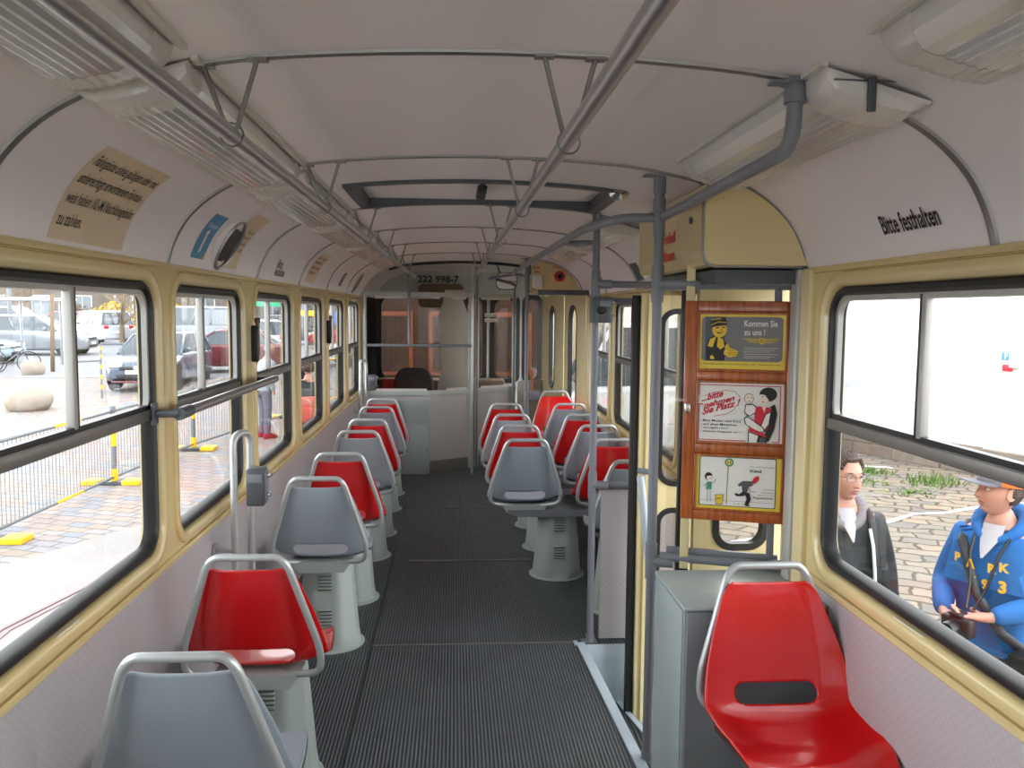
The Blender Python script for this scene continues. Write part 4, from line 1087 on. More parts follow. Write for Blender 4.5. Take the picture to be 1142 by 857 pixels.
poly([(.18, .69), (.23, .645), (.30, .685), (.24, .67)], 3); line([(.19, .75), (.23, .765)], 3, .02); line([(.265, .77), (.30, .76)], 3, .02); line([(.25, .75), (.265, .70), (.245, .695)], 3, .01)
poly([(.29, .28), (.30, .36), (.35, .40), (.44, .36), (.46, .32), (.44, .25), (.36, .22)], 5); line([(.31, .38), (.33, .46), (.35, .39)], 5, .03)
for q in (.27, .31, .35): line([(.34, q), (.45, q+.003)], 3, .008)
txt('Kommen Sie', .52, .78, .38, .115, 6, .02); txt('zu uns !', .52, .625, .24, .115, 6, .02)
for k in range(4): line([(.51+.025*k, .565-k*.022), (.70, .565-k*.022)], 5, .011); line([(.75, .565-k*.022), (.93-.025*k, .565-k*.022)], 5, .011)
poly([(.70, .58), (.75, .58), (.75, .49), (.725, .46), (.70, .49)], 5); line([(.71, .55), (.74, .55), (.71, .51), (.74, .51)], 3, .01)
for k, q in enumerate((.40, .365, .33, .29, .25, .22)): line([(.52, q), (.92-.05*(k % 3), q)], 6, .006)
txt('Auskunft erteilen alle Dienststellen der Verkehrsbetriebe', .05, .09, .9, .028, 3)
finish(mb, 'poster_sheet', 'yellow and slate poster with a uniformed figure')
# 2 white poster with red lettering
mb, poly, line, ell, txt = art(.049, .278, BW-.091, .208, 'b')
poly([(0, 0), (1, 0), (1, 1), (0, 1)], 0)
line([(.58, .03), (.02, .03), (.02, .60)], 4, .016); line([(.02, .78), (.02, .95), (.96, .95), (.96, .03), (.88, .03)], 4, .014)
line([(-.0+.01, .62), (.07, .63)], 4, .02)
txt('...bitte', .05, .66, .25, .12, 4, .032, .25, .30); txt('nehmen', .075, .55, .36, .10, 4, .032, .25, .30); txt('Sie Platz !', .06, .44, .44, .115, 4, .032, .25, .30)
line([(.08+.0, .76), (.2, .83), (.33, .87), (.43, .85), (.49, .78), (.50, .70)], 4, .008); line([(.46, .62), (.42, .54), (.34, .47), (.20, .43)], 4, .008)
for k, t in enumerate(('Bitte Mutter und Kind', 'und alten Menschen', 'unaufgefordert', '•Deinen Sitzplatz an !')):
    txt(t, .07, .335-k*.062, (.44, .40, .30, .43)[k], .040, 3, .005)
poly(ell(.60, .74, .055, .085), 3); poly(ell(.60, .74, .049, .077), 8)
poly([(.56, .64), (.55, .50), (.60, .44), (.68, .50), (.70, .60), (.64, .66)], 3); poly([(.57, .63), (.56, .51), (.61, .46), (.67, .51), (.69, .59), (.64, .64)], 6)
poly([(.85, .62), (.90, .66), (.93, .50), (.90, .25), (.84, .04), (.78, .04), (.82, .3)], 3)
poly([(.68, .60), (.72, .62), (.86, .60), (.84, .3), (.80, .2), (.66, .28), (.67, .45)], 4)
poly(ell(.82, .82, .10, .115), 3); poly(ell(.775, .76, .055, .10), 8); poly([(.80, .88), (.74, .87), (.72, .82), (.78, .81), (.83, .72), (.86, .7), (.88, .80)], 3)
poly([(.74, .66), (.78, .52), (.80, .62), (.79, .66)], 8)
poly([(.80, .50), (.86, .54), (.84, .32), (.78, .2), (.72, .22)], 3); poly([(.805, .49), (.85, .52), (.832, .33), (.777, .215), (.735, .23)], 6)
poly([(.55, .42), (.58, .45), (.78, .27), (.80, .20), (.72, .18), (.56, .32)], 3); poly([(.56, .41), (.59, .43), (.77, .26), (.78, .21), (.72, .19), (.575, .32)], 6)
poly([(.60, .21), (.82, .10), (.80, .16), (.62, .27)], 4); poly([(.60, .2), (.60, .02), (.82, .02), (.82, .10)], 3); poly([(.612, .18), (.612, .02), (.70, .02), (.72, .13)], 6); poly([(.74, .11), (.73, .02), (.80, .02), (.805, .09)], 9)
line([(.58, .76), (.60, .765)], 3, .01); line([(.62, .76), (.635, .755)], 3, .01); line([(.59, .70), (.62, .70)], 4, .012); line([(.745, .78), (.765, .785)], 3, .012); line([(.75, .70), (.775, .695)], 4, .014)
finish(mb, 'poster_sheet', 'white poster with slanted red lettering')
# 3 pale poster with the stop sign
mb, poly, line, ell, txt = art(.049, .041, BW-.091, .190, 'c')
poly([(0, 0), (1, 0), (1, 1), (0, 1)], 1); poly(rrect(.045, .945, .055, .975, .03), 9); poly(rrect(.057, .933, .07, .96, .025), 0)
line([(.06, .16), (.93, .16)], 9, .005)
line([(.375, .10), (.385, .82)], 7, .018); line([(.378, .10), (.388, .82)], 5, .006); poly(ell(.395, .875, .052, .078), 7); poly(ell(.395, .875, .034, .052), 5)
txt('H', .375, .845, .04, .06, 7, .03)
poly(ell(.155, .60, .045, .075), 3); poly(ell(.165, .58, .032, .055), 8); poly([(.13, .63), (.19, .66), (.2, .62), (.13, .60)], 3); poly([(.14, .50), (.19, .50), (.195, .36), (.13, .36)], 7)
line([(.15, .36), (.148, .13)], 3, .008); line([(.18, .36), (.185, .13)], 3, .008); line([(.19, .48), (.235, .50), (.24, .56)], 3, .008); line([(.14, .47), (.10, .42)], 3, .008); poly([(.155, .565), (.19, .575), (.185, .555)], 4)
poly([(.24, .27), (.335, .28), (.325, .09), (.25, .085)], 3); poly([(.245, .262), (.33, .27), (.32, .098), (.255, .095)], 5); line([(.255, .20), (.31, .205)], 3, .015)
poly([(.69, .62), (.735, .66), (.745, .60), (.72, .53), (.68, .50), (.665, .55)], 4)
poly([(.50, .48), (.56, .55), (.67, .55), (.68, .48), (.63, .44), (.61, .33), (.56, .33), (.55, .46), (.52, .44)], 9)
poly([(.47, .29), (.50, .26), (.57, .27), (.62, .33), (.57, .36), (.52, .30), (.48, .32)], 3); poly([(.58, .34), (.64, .33), (.66, .22), (.63, .10), (.585, .11), (.61, .22)], 3)
line([(.63, .43), (.66, .36), (.71, .36)], 3, .01); line([(.60, .10), (.65, .10)], 3, .02)
for q in (.45, .50, .56): line([(q, .12), (q+.03, .12)], 3, .006)
txt('Das weiß doch jedes', .64, .80, .28, .035, 9); txt('Kind', .64, .715, .13, .055, 3, .018)
txt('unbrauchbare', .80, .40, .12, .025, 9); txt('Fahrscheine', .78, .345, .14, .025, 9); txt('gehören in den', .74, .295, .18, .025, 9); txt('Papierkorb', .69, .225, .22, .05, 3, .018)
finish(mb, 'poster_sheet', 'pale poster with a green stop sign and running figure')
# ================================================================== OUTSIDE
TER = [(-10, -.85), (13, -.85), (16, -.74), (19, -.63), (22.7, -.5), (26, -.42), (37, -.2), (50, -.12), (90, .1), (200, .5)]
def zt(y):
    for (a, b), (c, d) in zip(TER, TER[1:]):
        if y <= c: return b+(d-b)*max(0, y-a)/(c-a)
    return .5
def ground_sheet(name, m, poly_x, lift=0.):
    """poly_x: function y -> (x0,x1); follows the gentle slope"""
    mb = MB(); ys = [-10, 4, 6, 8, 10, 13, 16, 19, 22.7, 26, 37, 50, 90, 140]; rows = []
    for y in ys:
        q = poly_x(y)
        if q: rows.append([(q[0], y, zt(y)+lift), (q[1], y, zt(y)+lift)])
    mb.loft(rows, closed=False, smooth=False); return struct(mb.build(name, m))
ground_sheet('ground_left', 'settsL', lambda y: (-60, 1.2))
ground_sheet('road_strip', 'asphalt', lambda y: (-4.39+(y-8.3)*.48, -.8) if y < 13.5 else None, .006)
ground_sheet('parking_road', 'road', lambda y: (-60, -3) if 26 <= y <= 50 else None, .008)
def curve_pts(x0, y0):  # the tram track bends towards the right
    return [(x0-.06*(y-6.6) if y < 6.6 else x0+.205*(y-6.6)-.0*(y-6.6)**2, y) for y in [-6, 0, 3, 5, 6.6, 8, 10, 11.5]]
for k, off in enumerate((0, )):
    tr = tag(MB().build('tram_rail', 'steelrail'), 'rusty grooved tram rail set in the pale asphalt outside the left window', 'rail') if False else None
mb = MB(); P = curve_pts(-3.49, 6.6)
for w0, w1, z in ((-.035, .0, .016), (.035, .065, .014)):
    mb.loft([[(x+w0, y, zt(y)+.004), (x+w0, y, zt(y)+z), (x+w1, y, zt(y)+z), (x+w1, y, zt(y)+.004)] for x, y in P], closed=False, smooth=False)
tag(mb.build('tram_rail', 'steelrail'), 'rusty grooved tram rail set in the pale asphalt outside the left window', 'rail')
mb = MB(); mb.loft([[(x+.4, y, zt(y)+.0075), (x+1.6, y, zt(y)+.0075)] for x, y in P if y < 9], closed=False, smooth=False); struct(mb.build('road_apron', 'concrete'))

# right side ground, wall, building
mb = MB(); mb.add([(1.2, -10, -.75), (30, -10, -.75), (30, 40, -.75), (1.2, 40, -.75)], [(0, 1, 2, 3)]); struct(mb.build('ground_right', 'settsR'))
wd = Vector((7.946-6.944, 12.269-14.682, 0)).normalized(); wn = Vector((wd.y, -wd.x, 0)); W0 = Vector((6.944, 14.682, -.75))
def Wp(s, z, t=0): q = W0+wd*s+wn*t; return (q.x, q.y, z)
if (Vector((0, 0, 0))-W0).dot(wn) < 0: wn = -wn
mb = MB(); mb.prism([Wp(-7, -.75, 0), Wp(14, -.75, 0), Wp(14, -.75, -.4), Wp(-7, -.75, -.4)], (0, 0, 4.1)); wo = struct(mb.build('wall_outside', 'plaster'))
rnd = random.Random(3)
mb = MB(); s = -7
while s < 13:
    L = rnd.uniform(.5, .95)
    for z0_, z1_ in ((-.75, -.55), (-.55, -.33+rnd.uniform(-.02, .02))):
        a = Wp(s+rnd.uniform(0, .1), z0_); t = rnd.uniform(.10, .14)
        q = [Wp(s, z0_+.005, 0), Wp(s+L-.015, z0_+.005, 0), Wp(s+L-.015, z0_+.005, t), Wp(s, z0_+.005, t)]
        mb.prism(q, (0, 0, z1_-z0_-.01))
    s += L
mb.build('stone_plinth', 'stonebase', wo)
def un_wall(px, py):   # numbers read once from the view; kept as plain wall coordinates below
    pass
r = empty('meter_box', Wp(3.15, .98, .02), label='small white box with a blue and a red sign on the white outside wall', cat='sign')
r.rotation_euler = (0, 0, math.atan2(wd.y, wd.x))
MB().box(.0, .12, -.10, 0, -.07, .16, .01).build('box_housing', 'cap', r)
MB().box(-.17, -.02, -.012, -.002, .03, .15, .003).build('blue_plate', 'bluepaper', r); MB().box(-.15, -.0, -.012, -.002, -.13, -.03, .003).build('red_plate', 'inkred', r)
v, f = text_poly('F', h=.09); MB().add([(-.12+a, -.0125, .045+b) for a, b in v], f).build('lettering', 'inkwhite', r)
r = empty('wall_board', Wp(3.85, 1.42, .02), label='grey box board with red lettering high on the outside wall at the right edge', cat='sign'); r.rotation_euler = (0, 0, math.atan2(wd.y, wd.x))
MB().box(-.02, .7, -.05, 0, 0, .5, .01).build('board_face', 'pan', r)
v, f = text_poly('4 KEY', h=.13, bold=.03); MB().add([(-.02+a, -.054, -.0+b) for a, b in v], f).build('lettering', 'inkred', r)
r = empty('round_sign', Wp(4.05, .45, .02), label='round dark red sign on the outside wall at the right edge of the window', cat='sign'); r.rotation_euler = (0, 0, math.atan2(wd.y, wd.x))
MB().lathe([(0, -.02), (.26, -.02), (.26, 0), (0, 0)], (.2, 0, 0), 28, 'y').build('sign_disc', 'maroon', r); MB().lathe([(0, -.024), (.15, -.024), (.15, -.02)], (.2, 0, 0), 24, 'y').build('sign_centre', 'dgrey', r)
v, f = text_poly('00 29 - 52', w=.75, h=.12)
tag(MB().add([Wp(.05+a, .36+b, .004) for a, b in v], f).build('wall_lettering', mat('faded_blue_ink', (196, 214, 232), .7)), 'faint blue figures on the white outside wall', 'lettering')
# white painted line on the setts
mb = MB(); LP_ = [(1.6, 8.1), (2.8, 8.49), (3.46, 8.78), (4.3, 9.05), (5.1, 9.36), (5.55, 9.70), (5.98, 9.76), (6.49, 9.98), (7.2, 10.2), (8.4, 10.3)]
mb.loft([[(x, y-.05-.015*math.sin(i*2.3), -.744), (x+.01, y+.045+.02*math.cos(i*1.7), -.744)] for i, (x, y) in enumerate(LP_)], closed=False, smooth=False)
tag(mb.build('painted_line', 'white'), 'wavy white painted line across the rough setts outside the right window', 'line')
mb = MB(); mb.loft([[(6.1, 13.0, -.744), (6.1, 13.12, -.744)], [(6.5, 12.8, -.744), (6.52, 12.93, -.744)], [(6.9, 12.66, -.744), (6.9, 12.8, -.744)]], closed=False)
tag(mb.build('painted_line', 'white'), 'short white painted line near the foot of the outside wall', 'line')
def tuft(x, y, z, r_, h_, seed, label):
    rn = random.Random(seed); mb = MB()
    for k in range(90):
        a = rn.uniform(0, 2*PI); q = rn.uniform(0, r_); bx, by = x+q*math.cos(a)*1.4, y+q*math.sin(a); hh = h_*rn.uniform(.5, 1)*(1-.5*q/r_); lx, ly = rn.uniform(-.05, .05), rn.uniform(-.05, .05); w_ = .012
        mb.add([(bx-w_, by, z), (bx+w_, by, z), (bx+lx+w_*.6, by+ly, z+hh*.6), (bx+lx*1.8, by+ly*1.8, z+hh), (bx+lx-w_*.6, by+ly, z+hh*.6)], [(0, 1, 2, 3, 4)])
    return tag(mb.build('weed_tuft', 'moss'), label, 'weed', 'weeds growing between the setts')
tuft(6.84, 11.48, -.75, .34, .24, 1, 'largest green weed tuft on the setts between the two young men')
tuft(6.33, 12.3, -.75, .26, .15, 2, 'low green weed tuft right of the man with glasses')
tuft(5.85, 11.6, -.75, .28, .08, 3, 'sparse weeds just beside the head of the man with glasses')
tuft(7.6, 11.1, -.75, .2, .15, 4, 'weed tuft at the plinth left of the orange cap')
tuft(7.1, 10.0, -.75, .2, .06, 5, 'tiny weeds on the white painted line')
tuft(6.2, 10.9, -.75, .3, .05, 6, 'very low weeds below the largest tuft')
# beige building behind
def facade(name, x0, x1, y, z0, z1, m, cols, rows, label, wmat='carglass', depth=6, ww=.9, wh=1.4, band=None):
    r = empty(name, ((x0+x1)/2, y, z0), label=label, cat='building'); cx = (x0+x1)/2
    mb = MB(); mb.box(x0-cx, x1-cx, 0, depth, 0, z1-z0); mb.build('building_wall', m, r)
    MB().box(x0-cx-.15, x1-cx+.15, -.15, depth+.15, z1-z0, z1-z0+.25).build('roof_edge', 'road', r)
    for i in range(cols):
        for j in range(rows):
            wx = x0-cx+(i+.5)*(x1-x0)/cols; wz = 1.0+j*2.9
            if wz+wh > z1-z0: continue
            w = MB().box(wx-ww/2-.06, wx+ww/2+.06, -.06, .02, wz-.06, wz+wh+.06, .01).build('window_frame', 'white', r)
            MB().box(wx-ww/2, wx-.02, -.075, -.05, wz, wz+wh).box(wx+.02, wx+ww/2, -.075, -.05, wz, wz+wh).build('window_pane', wmat, w)
    return r
M['beigewall'] = mat('beige_render', (190, 172, 134), .8); M['greywall'] = mat('grey_render', (120, 122, 128), .8, var=(.6, .6, (98, 100, 106))); M['brownwall'] = mat('grey_brown_render', (112, 104, 96), .85, var=(.8, .8, (84, 78, 72)))
facade('town_building', 1.7, 7.0, 22, -.75, 6, 'beigewall', 3, 2, 'beige building beyond the white van, seen through the right windows')

facade('town_building', -16, 16, -24, -.9, 10, 'greywall', 9, 3, 'unseen grey building added behind the tram to block sky from the rear window', depth=6, ww=1.4, wh=1.6)  # added out of view: keeps bright sky from reflecting in the partition glass
# vehicles -------------------------------------------------------------------
def wheel(parent, x, y, r_, sgn):
    w = MB().lathe([(r_*.62, -.10), (r_*.95, -.10), (r_, -.07), (r_, .07), (r_*.95, .10), (r_*.62, .10), (r_*.55, .0)], (0, 0, 0), 24, 'x').build('wheel', 'tyre', parent, loc=(x, y, r_))
    mb = MB(); mb.lathe([(0, .085*sgn), (r_*.2, .09*sgn), (r_*.55, .075*sgn), (r_*.64, .098*sgn), (r_*.64, .0)], (0, 0, 0), 20, 'x'); mb.build('rim', 'rim', w)
def car(loc, rz, paint, label, L=4.2, W=1.75, H=1.48, kind='hatch', belt=.92, hood=.86, plate=False, group='parked cars outside the left windows', name='car'):
    """local +y is the front"""
    r = empty(name, loc, rz, label, 'car' if kind != 'van' else 'van', group); h = W/2; R_ = .32
    if kind == 'hatch': top = (-.46*L, -.40*L, .06*L, .26*L)
    elif kind == 'sedan': top = (-.36*L, -.24*L, .05*L, .22*L)
    elif kind == 'van': top = (-.495*L, -.48*L, .30*L, .42*L)
    else: top = (-.47*L, -.43*L, .08*L, .25*L)
    rb, rt, ft, fb = top
    zb = belt
    # lower body: cross-sections along the length
    st = [(-.5*L, .34, zb-.12, .82), (-.49*L, .26, zb-.03, .93), (-.44*L, .22, zb, 1.0), (-.2*L, .20, zb+.02, 1.0), (.1*L, .20, zb, 1.0), (fb, .20, zb-.02, 1.0), (.40*L, .22, hood-.08, .97), (.47*L, .24, hood-.18, .9), (.5*L, .32, hood-.32, .76)]
    if kind == 'van': st[-3:] = [(.44*L, .22, hood, .98), (.485*L, .24, hood-.10, .93), (.5*L, .32, hood-.35, .82)]
    loops = []
    for y, z0_, z1_, k in st:
        w = h*k; loops.append([(x, y, z) for x, z in rrect(-w, w, z0_, z1_, .10, 4)])
    mb = MB(); mb.loft(loops, cap0=True, cap1=True); mb.build('car_body', paint, r)
    # greenhouse
    def ring(y0, y1, w, z, rr=.10): return [(x, y, z) for x, y in rrect(-w, w, y0, y1, rr, 4)]
    mb = MB(); mb.loft([ring(rb, fb, h*.94, zb-.06), ring(rb+.02, fb-.06, h*.93, zb+.03), ring(rt+.02, ft-.02, h*.76 if kind != 'van' else h*.88, H-.06)], cap1=True); mb.build('windows_glass', 'carglass', r)
    wr = h*.78 if kind != 'van' else h*.9
    mb = MB(); mb.loft([ring(rt-.01, ft+.01, wr, H-.085, .14), ring(rt+.01, ft, wr*.99, H-.04, .14), ring(rt+.10, ft-.12, wr*.86, H, .14)], cap0=True, cap1=True); mb.build('car_roof', paint, r)
    mb = MB()
    ws = h*.945
    mids = [(rb+.02, rt), (fb-.04, ft)] + [((rb+fb)/2-.05, (rt+ft)/2)] + ([((rb*2.3+fb)/3.3, (rt*2.3+ft)/3.3)] if kind in ('wagon', 'van', 'hatch') else [])
    for s_ in (-1, 1):
        for a, b in mids:
            mb.tube([(s_*ws, a, zb-.03), (s_*(wr*.985), b, H-.07)], .035, 6)
        if kind == 'van': mb.box(s_*ws-.01, s_*ws+.01, -.48*L, -.08*L, zb, H-.15)
    mb.build('roof_pillars', paint, r)
    for s_ in (-1, 1):
        for y in (-.31*L, .32*L):
            wheel(r, s_*(h-.11), y, R_, s_)
            MB().lathe([(.0, 0), (R_+.06, 0), (R_+.06, .012), (0, .012)], (s_*h*.995-(.012 if s_ > 0 else 0), y, R_), 22, 'x').build('wheel_arch', 'black', r)
        MB().box(s_*h*.62-.17, s_*h*.62+.17, .46*L, .492*L, hood-.27, hood-.12, .04).build('headlamp', 'lampglass', r)
        MB().box(s_*h*.72-.12, s_*h*.72+.12, -.5*L-.005, -.47*L, zb-.22, zb-.04, .03).build('tail_lamp', 'tail', r)
        MB().box(s_*(h+.02)-.06, s_*(h+.02)+.06, fb-.55, fb-.43, zb+.02, zb+.14, .03).build('door_mirror', paint, r)
    MB().box(-.42, .42, .488*L, .502*L, hood-.34, hood-.24, .02).box(-.5, .5, .485*L, .503*L, .30, .42, .02).build('front_grille', 'black', r)
    MB().box(-.26, .26, .503*L, .508*L, .43, .53, .004).build('number_plate', 'white', r)
    MB().box(-.26, .26, -.508*L, -.502*L, .55, .66, .004).build('number_plate', 'white', r)
    if plate:
        MB().box(-.26, -.22, .508*L, .511*L, .43, .53).build('plate_band', mat('plate_blue', (40, 70, 190), .5), r)
        MB().lathe([(.05, 0), (.065, 0), (.065, .015), (.05, .015)], (0, .5*L, hood-.27), 20, 'y').build('front_badge', 'chrome', r)
        mb = MB(); v, f = text_poly('VW', w=.07, h=.05, bold=.02); mb.add([(-.035+a, .5*L+.012, hood-.295+b) for a, b in v], f)
        MB().box(-.62, .62, .44*L, .5*L+.01, .20, .26, .02).build('front_lip', 'maroon', r)
    return r
def cz(x, y): return (x, y, zt(y)+.01)
car(cz(-8.2, 24.3), PI+.02, 'bluecar', 'slate blue hatchback facing the tram, nearest parked car in the first left window', L=4.2, W=1.76, H=1.48, plate=True)
car(cz(-7.5, 28.3), PI/2+.12, 'maroon', 'maroon saloon seen from the side behind the slate blue hatchback', L=4.5, W=1.7, H=1.40, kind='sedan')
car(cz(-12.0, 39.5), PI/2+.05, 'silver', 'tall silver minibus parked behind the maroon saloon', L=4.9, W=1.9, H=1.98, kind='van', belt=1.15, hood=1.05, name='minibus')
car(cz(-8.3, 35.5), .45, 'whitecar', 'white estate car seen from behind, right of the minibus', L=4.5, H=1.5, kind='wagon')
car(cz(-18.6, 45.5), PI/2-.75, 'whitecar', 'white off-road car parked by the tree in the first left window', L=4.6, H=1.7, kind='wagon', belt=1.0, hood=.98)
car(cz(-16.9, 35.4), -PI/2+.1, 'silver', 'silver hatchback seen from the side at the left edge', L=4.3, H=1.62, kind='hatch', belt=1.0, hood=.95)
car(cz(-22.6, 50.5), PI/2, 'redcar', 'red car partly hidden behind the silver hatchback', L=4.2, H=1.6)
car(cz(-21.4, 42.5), -PI/2, 'whitecar', 'white pick-up like van behind the silver hatchback at the left', L=4.6, H=1.9, kind='wagon', belt=1.1, hood=1.05)
car(cz(-14.6, 44.3), .3, 'darkcar', 'graphite car beside the tree trunk behind the slate hatchback', L=4.4, H=1.5, kind='wagon')
car(cz(-8.3, 45.5), -PI/2+.3, 'darkcar', 'dark car behind the bald man seen through the third left window', L=4.3, H=1.55)
car(cz(-17.6, 31.0), -PI/2+.05, 'icecar', 'ice blue car at the left edge behind the bicycles', L=4.2, H=1.35)
car(cz(-5.0, 42.0), PI/2, 'redcar', 'distant red car seen through a far left window', L=4.2, H=1.5)
car(cz(-2.6, 31.0), PI/2+.2, 'whitecar', 'white car beyond the last left window by the cab', L=4.3, H=1.5)
van = car((3.75, 14.1, -.74), PI/2, 'whitecar', 'white delivery van with an orange stripe outside the right windows', L=4.2, W=1.9, H=2.25, kind='van', belt=1.25, hood=1.15, group='vehicles outside the right windows', name='delivery_van')
MB().box(.952, .962, -2.1, 2.0, .66, .84).build('orange_stripe', mat('orange_stripe', (240, 160, 50), .4), van); MB().box(.955, .965, -2.15, 2.1, .22, .62).build('lower_skirt', 'silver', van)
MB().box(.945, .955, -2.15, .9, 1.2, 2.05).build('side_panel', 'whitecar', van)
# brown vehicle ahead of the windscreen
r = empty('railway_car', (.1, 13.2, -.85), label='dark brown wooden vehicle parked ahead of the cab, seen through the windscreen', cat='vehicle', group='vehicles ahead')
MB().box(-1.7, 1.35, 0, 6, .4, 3.3, .15).build('vehicle_body', 'darkbrick', r)
for x in (-1.1, -.15, .75):
    w = MB().box(x-.36, x+.36, -.03, .01, 1.5, 2.5, .05).build('end_window', 'orangebrown', r); MB().box(x-.29, x+.29, -.04, -.02, 1.57, 2.43, .04).build('window_pane', 'darkbrick', w)
MB().box(-1.6, 1.3, -.05, .0, 1.18, 1.3, .01).box(-1.0, .9, -.05, 0, .75, 1.05, .02).build('waist_rail', 'orangebrown', r)
MB().box(-1.4, 1.3, .2, 5.8, 0, .42, .05).build('underframe', 'black', r)

# barriers ---------------------------------------------------------------------
def barrier(p0, p1, label, post=True):
    a, b = Vector((*p0, zt(p0[1]))), Vector((*p1, zt(p1[1]))); o = b; r = empty('barrier_fence', o, label=label, cat='fence', group='crowd control fences outside the left windows')
    a = a-o; b = Vector((0, 0, 0)); d = (b-a); L = d.length; d.normalize()
    def at(s, z): return a+d*s+Vector((0, 0, z))
    for z in (.10, 1.05):
        mb = MB(); mb.tube([at(0, z), at(L, z)], .019, 8); mb.build('fence_rail', 'galv', r)
        mb = MB(); mb.tube([at(L*.45, z), at(L*.68, z)], .021, 8); mb.build('rail_sleeve', 'yellow', r)
    mb = MB(); n = int(L/.085)
    for k in range(1, n): mb.tube([at(L*k/n, .10), at(L*k/n, 1.05)], .0045, 5, caps=False)
    mb.build('bar_infill', 'galv', r)
    if post:
        MB().tube([(0, 0, 0), (0, 0, 1.12)], .036, 12).build('fence_post', 'galv', r)
        MB().tube([(0, 0, .55), (0, 0, .85)], .04, 12).build('post_band', 'yellow', r)
        MB().tube([(0, 0, .05), (0, 0, .22)], .048, 12).build('post_socket', 'yellow', r)
        f = MB().box(-.35, .35, -.13, .13, 0, .05, .01).build('post_foot', 'dgrey', r)
        for x in (-.30, .26): MB().box(x-.12, x+.12, -.135, .135, .001, .065, .01).build('foot_block', 'yellow', f)
barrier((-5.1, 6.2), (-4.94, 9.2), 'grid fence panel at the far left edge of the first left window')
barrier((-4.94, 9.25), (-4.85, 12.27), 'grid fence panel ending at the yellow and black post in the first left window')
barrier((-4.85, 12.32), (-4.52, 14.85), 'grid fence panel between the first and second left windows')
barrier((-4.5, 14.9), (-3.55, 18.3), 'farther grid fence panel beginning in the second left window')
barrier((-3.5, 18.4), (-2.6, 22.3), 'farthest grid fence panel behind the two older men')
# cycle stands and posts
def stand(x, y, label, w=.75, h_=.95, rz=0.):
    r = empty('cycle_stand', (x, y, zt(y)), rz, label, 'bollard', 'yellow and black stands on the setts')
    for q in (0, w):
        MB().tube([(q, 0, 0), (q, 0, h_)], .026, 10).build('stand_leg', 'galv', r)
        mb = MB()
        for z in (.25, .5, .75): mb.tube([(q, 0, z), (q, 0, z+.1)], .029, 10)
        mb.build('yellow_bands', 'yellow', r)
    MB().tube([(0, 0, h_), (w, 0, h_)], .026, 10).build('stand_top', 'galv', r)
stand(-9.14, 20.74, 'nearest yellow and black stand left of the slate hatchback', rz=.9); stand(-11.12, 27.36, 'farthest yellow and black stand beside the tree', rz=.2)
def boulder(x, y, sx, sy, sz, seed, label):
    rn = random.Random(seed); bm = bmesh.new(); bmesh.ops.create_icosphere(bm, subdivisions=4, radius=1); ph = [rn.uniform(0, 6) for _ in range(6)]
    for v in bm.verts:
        c = v.co; k = 1+.09*math.sin(c.x*2.3+ph[0])*math.cos(c.y*2.7+ph[1])+.06*math.sin(c.z*3.5+ph[2]+c.x*2)+.025*math.sin(c.x*7+ph[3])*math.sin(c.y*6+ph[4])
        v.co = Vector((c.x*sx*k, c.y*sy*k, max(-.7, c.z)*sz*k))
    mb = MB(); mb.bm(bm); tag(mb.build('boulder', 'boulder', loc=(x, y, zt(y)+sz*.62)), label, 'rock', 'boulders on the setts')
boulder(-9.45, 19.4, .47, .40, .30, 1, 'large pale boulder lying on the setts in the first left window')
boulder(-13.0, 26.9, .33, .3, .30, 2, 'smaller upright boulder behind the large one')
# shelter with bicycles
r = empty('cycle_shelter', (-14.4, 29.5, zt(29)), label='flat white roofed shelter on thin posts at the left edge', cat='shelter')
MB().box(-1.6, 1.0, -1.6, 1.6, 2.26, 2.36, .03).build('shelter_roof', 'white', r)
for x, y in ((-.15, 0), (-.9, -1.2), (.6, 1.2)):
    MB().tube([(x, y, 0), (x, y, 2.27)], .05, 10).build('shelter_post', 'silver', r)
tag(MB().tube([(0, 0, 0), (.06, 0, 2.5)], .07, 8).build('wooden_post', 'bark', loc=(-12.85, 27.9, zt(27.9))), 'brown wooden post in front of the white shelter', 'post')
def bike(x, y, rz, label):
    r = empty('bicycle', (x, y, zt(y)), rz, label, 'bicycle', 'bicycles under the shelter')
    for q in (-.52, .52):
        w = MB().tube([(q+.33*math.cos(a), 0, .34+.33*math.sin(a)) for a in [2*PI*k/24 for k in range(24)]], .017, 6, close=True).build('wheel', 'tyre', r)
        mb = MB()
        for k in range(8): a = PI*k/8; mb.tube([(q-.31*math.cos(a), 0, .34-.31*math.sin(a)), (q+.31*math.cos(a), 0, .34+.31*math.sin(a))], .003, 4)
        mb.build('spokes', 'chrome', w)
    mb = MB()
    for p in (((-.52, 0, .34), (-.15, 0, .30)), ((-.15, 0, .3), (-.28, 0, .85)), ((-.52, 0, .34), (-.25, 0, .75)), ((-.25, 0, .76), (.33, 0, .82)), ((-.15, 0, .3), (.36, 0, .74)), ((.52, 0, .34), (.30, 0, .95))): mb.tube(p, .016, 6)
    mb.build('frame', 'darkcar', r); MB().tube([(.22, -.28, .98), (.32, -.2, 1.0), (.30, 0, .98), (.32, .2, 1.0), (.22, .28, .98)], .013, 6).build('handlebar', 'black', r)
    MB().box(-.40, -.16, -.06, .06, .86, .92, .02).build('saddle', 'black', r)
bike(-13.9, 27.4, .3, 'dark bicycle nearest the brown post under the shelter'); bike(-14.9, 27.7, -.2, 'dark bicycle at the very left edge under the shelter')
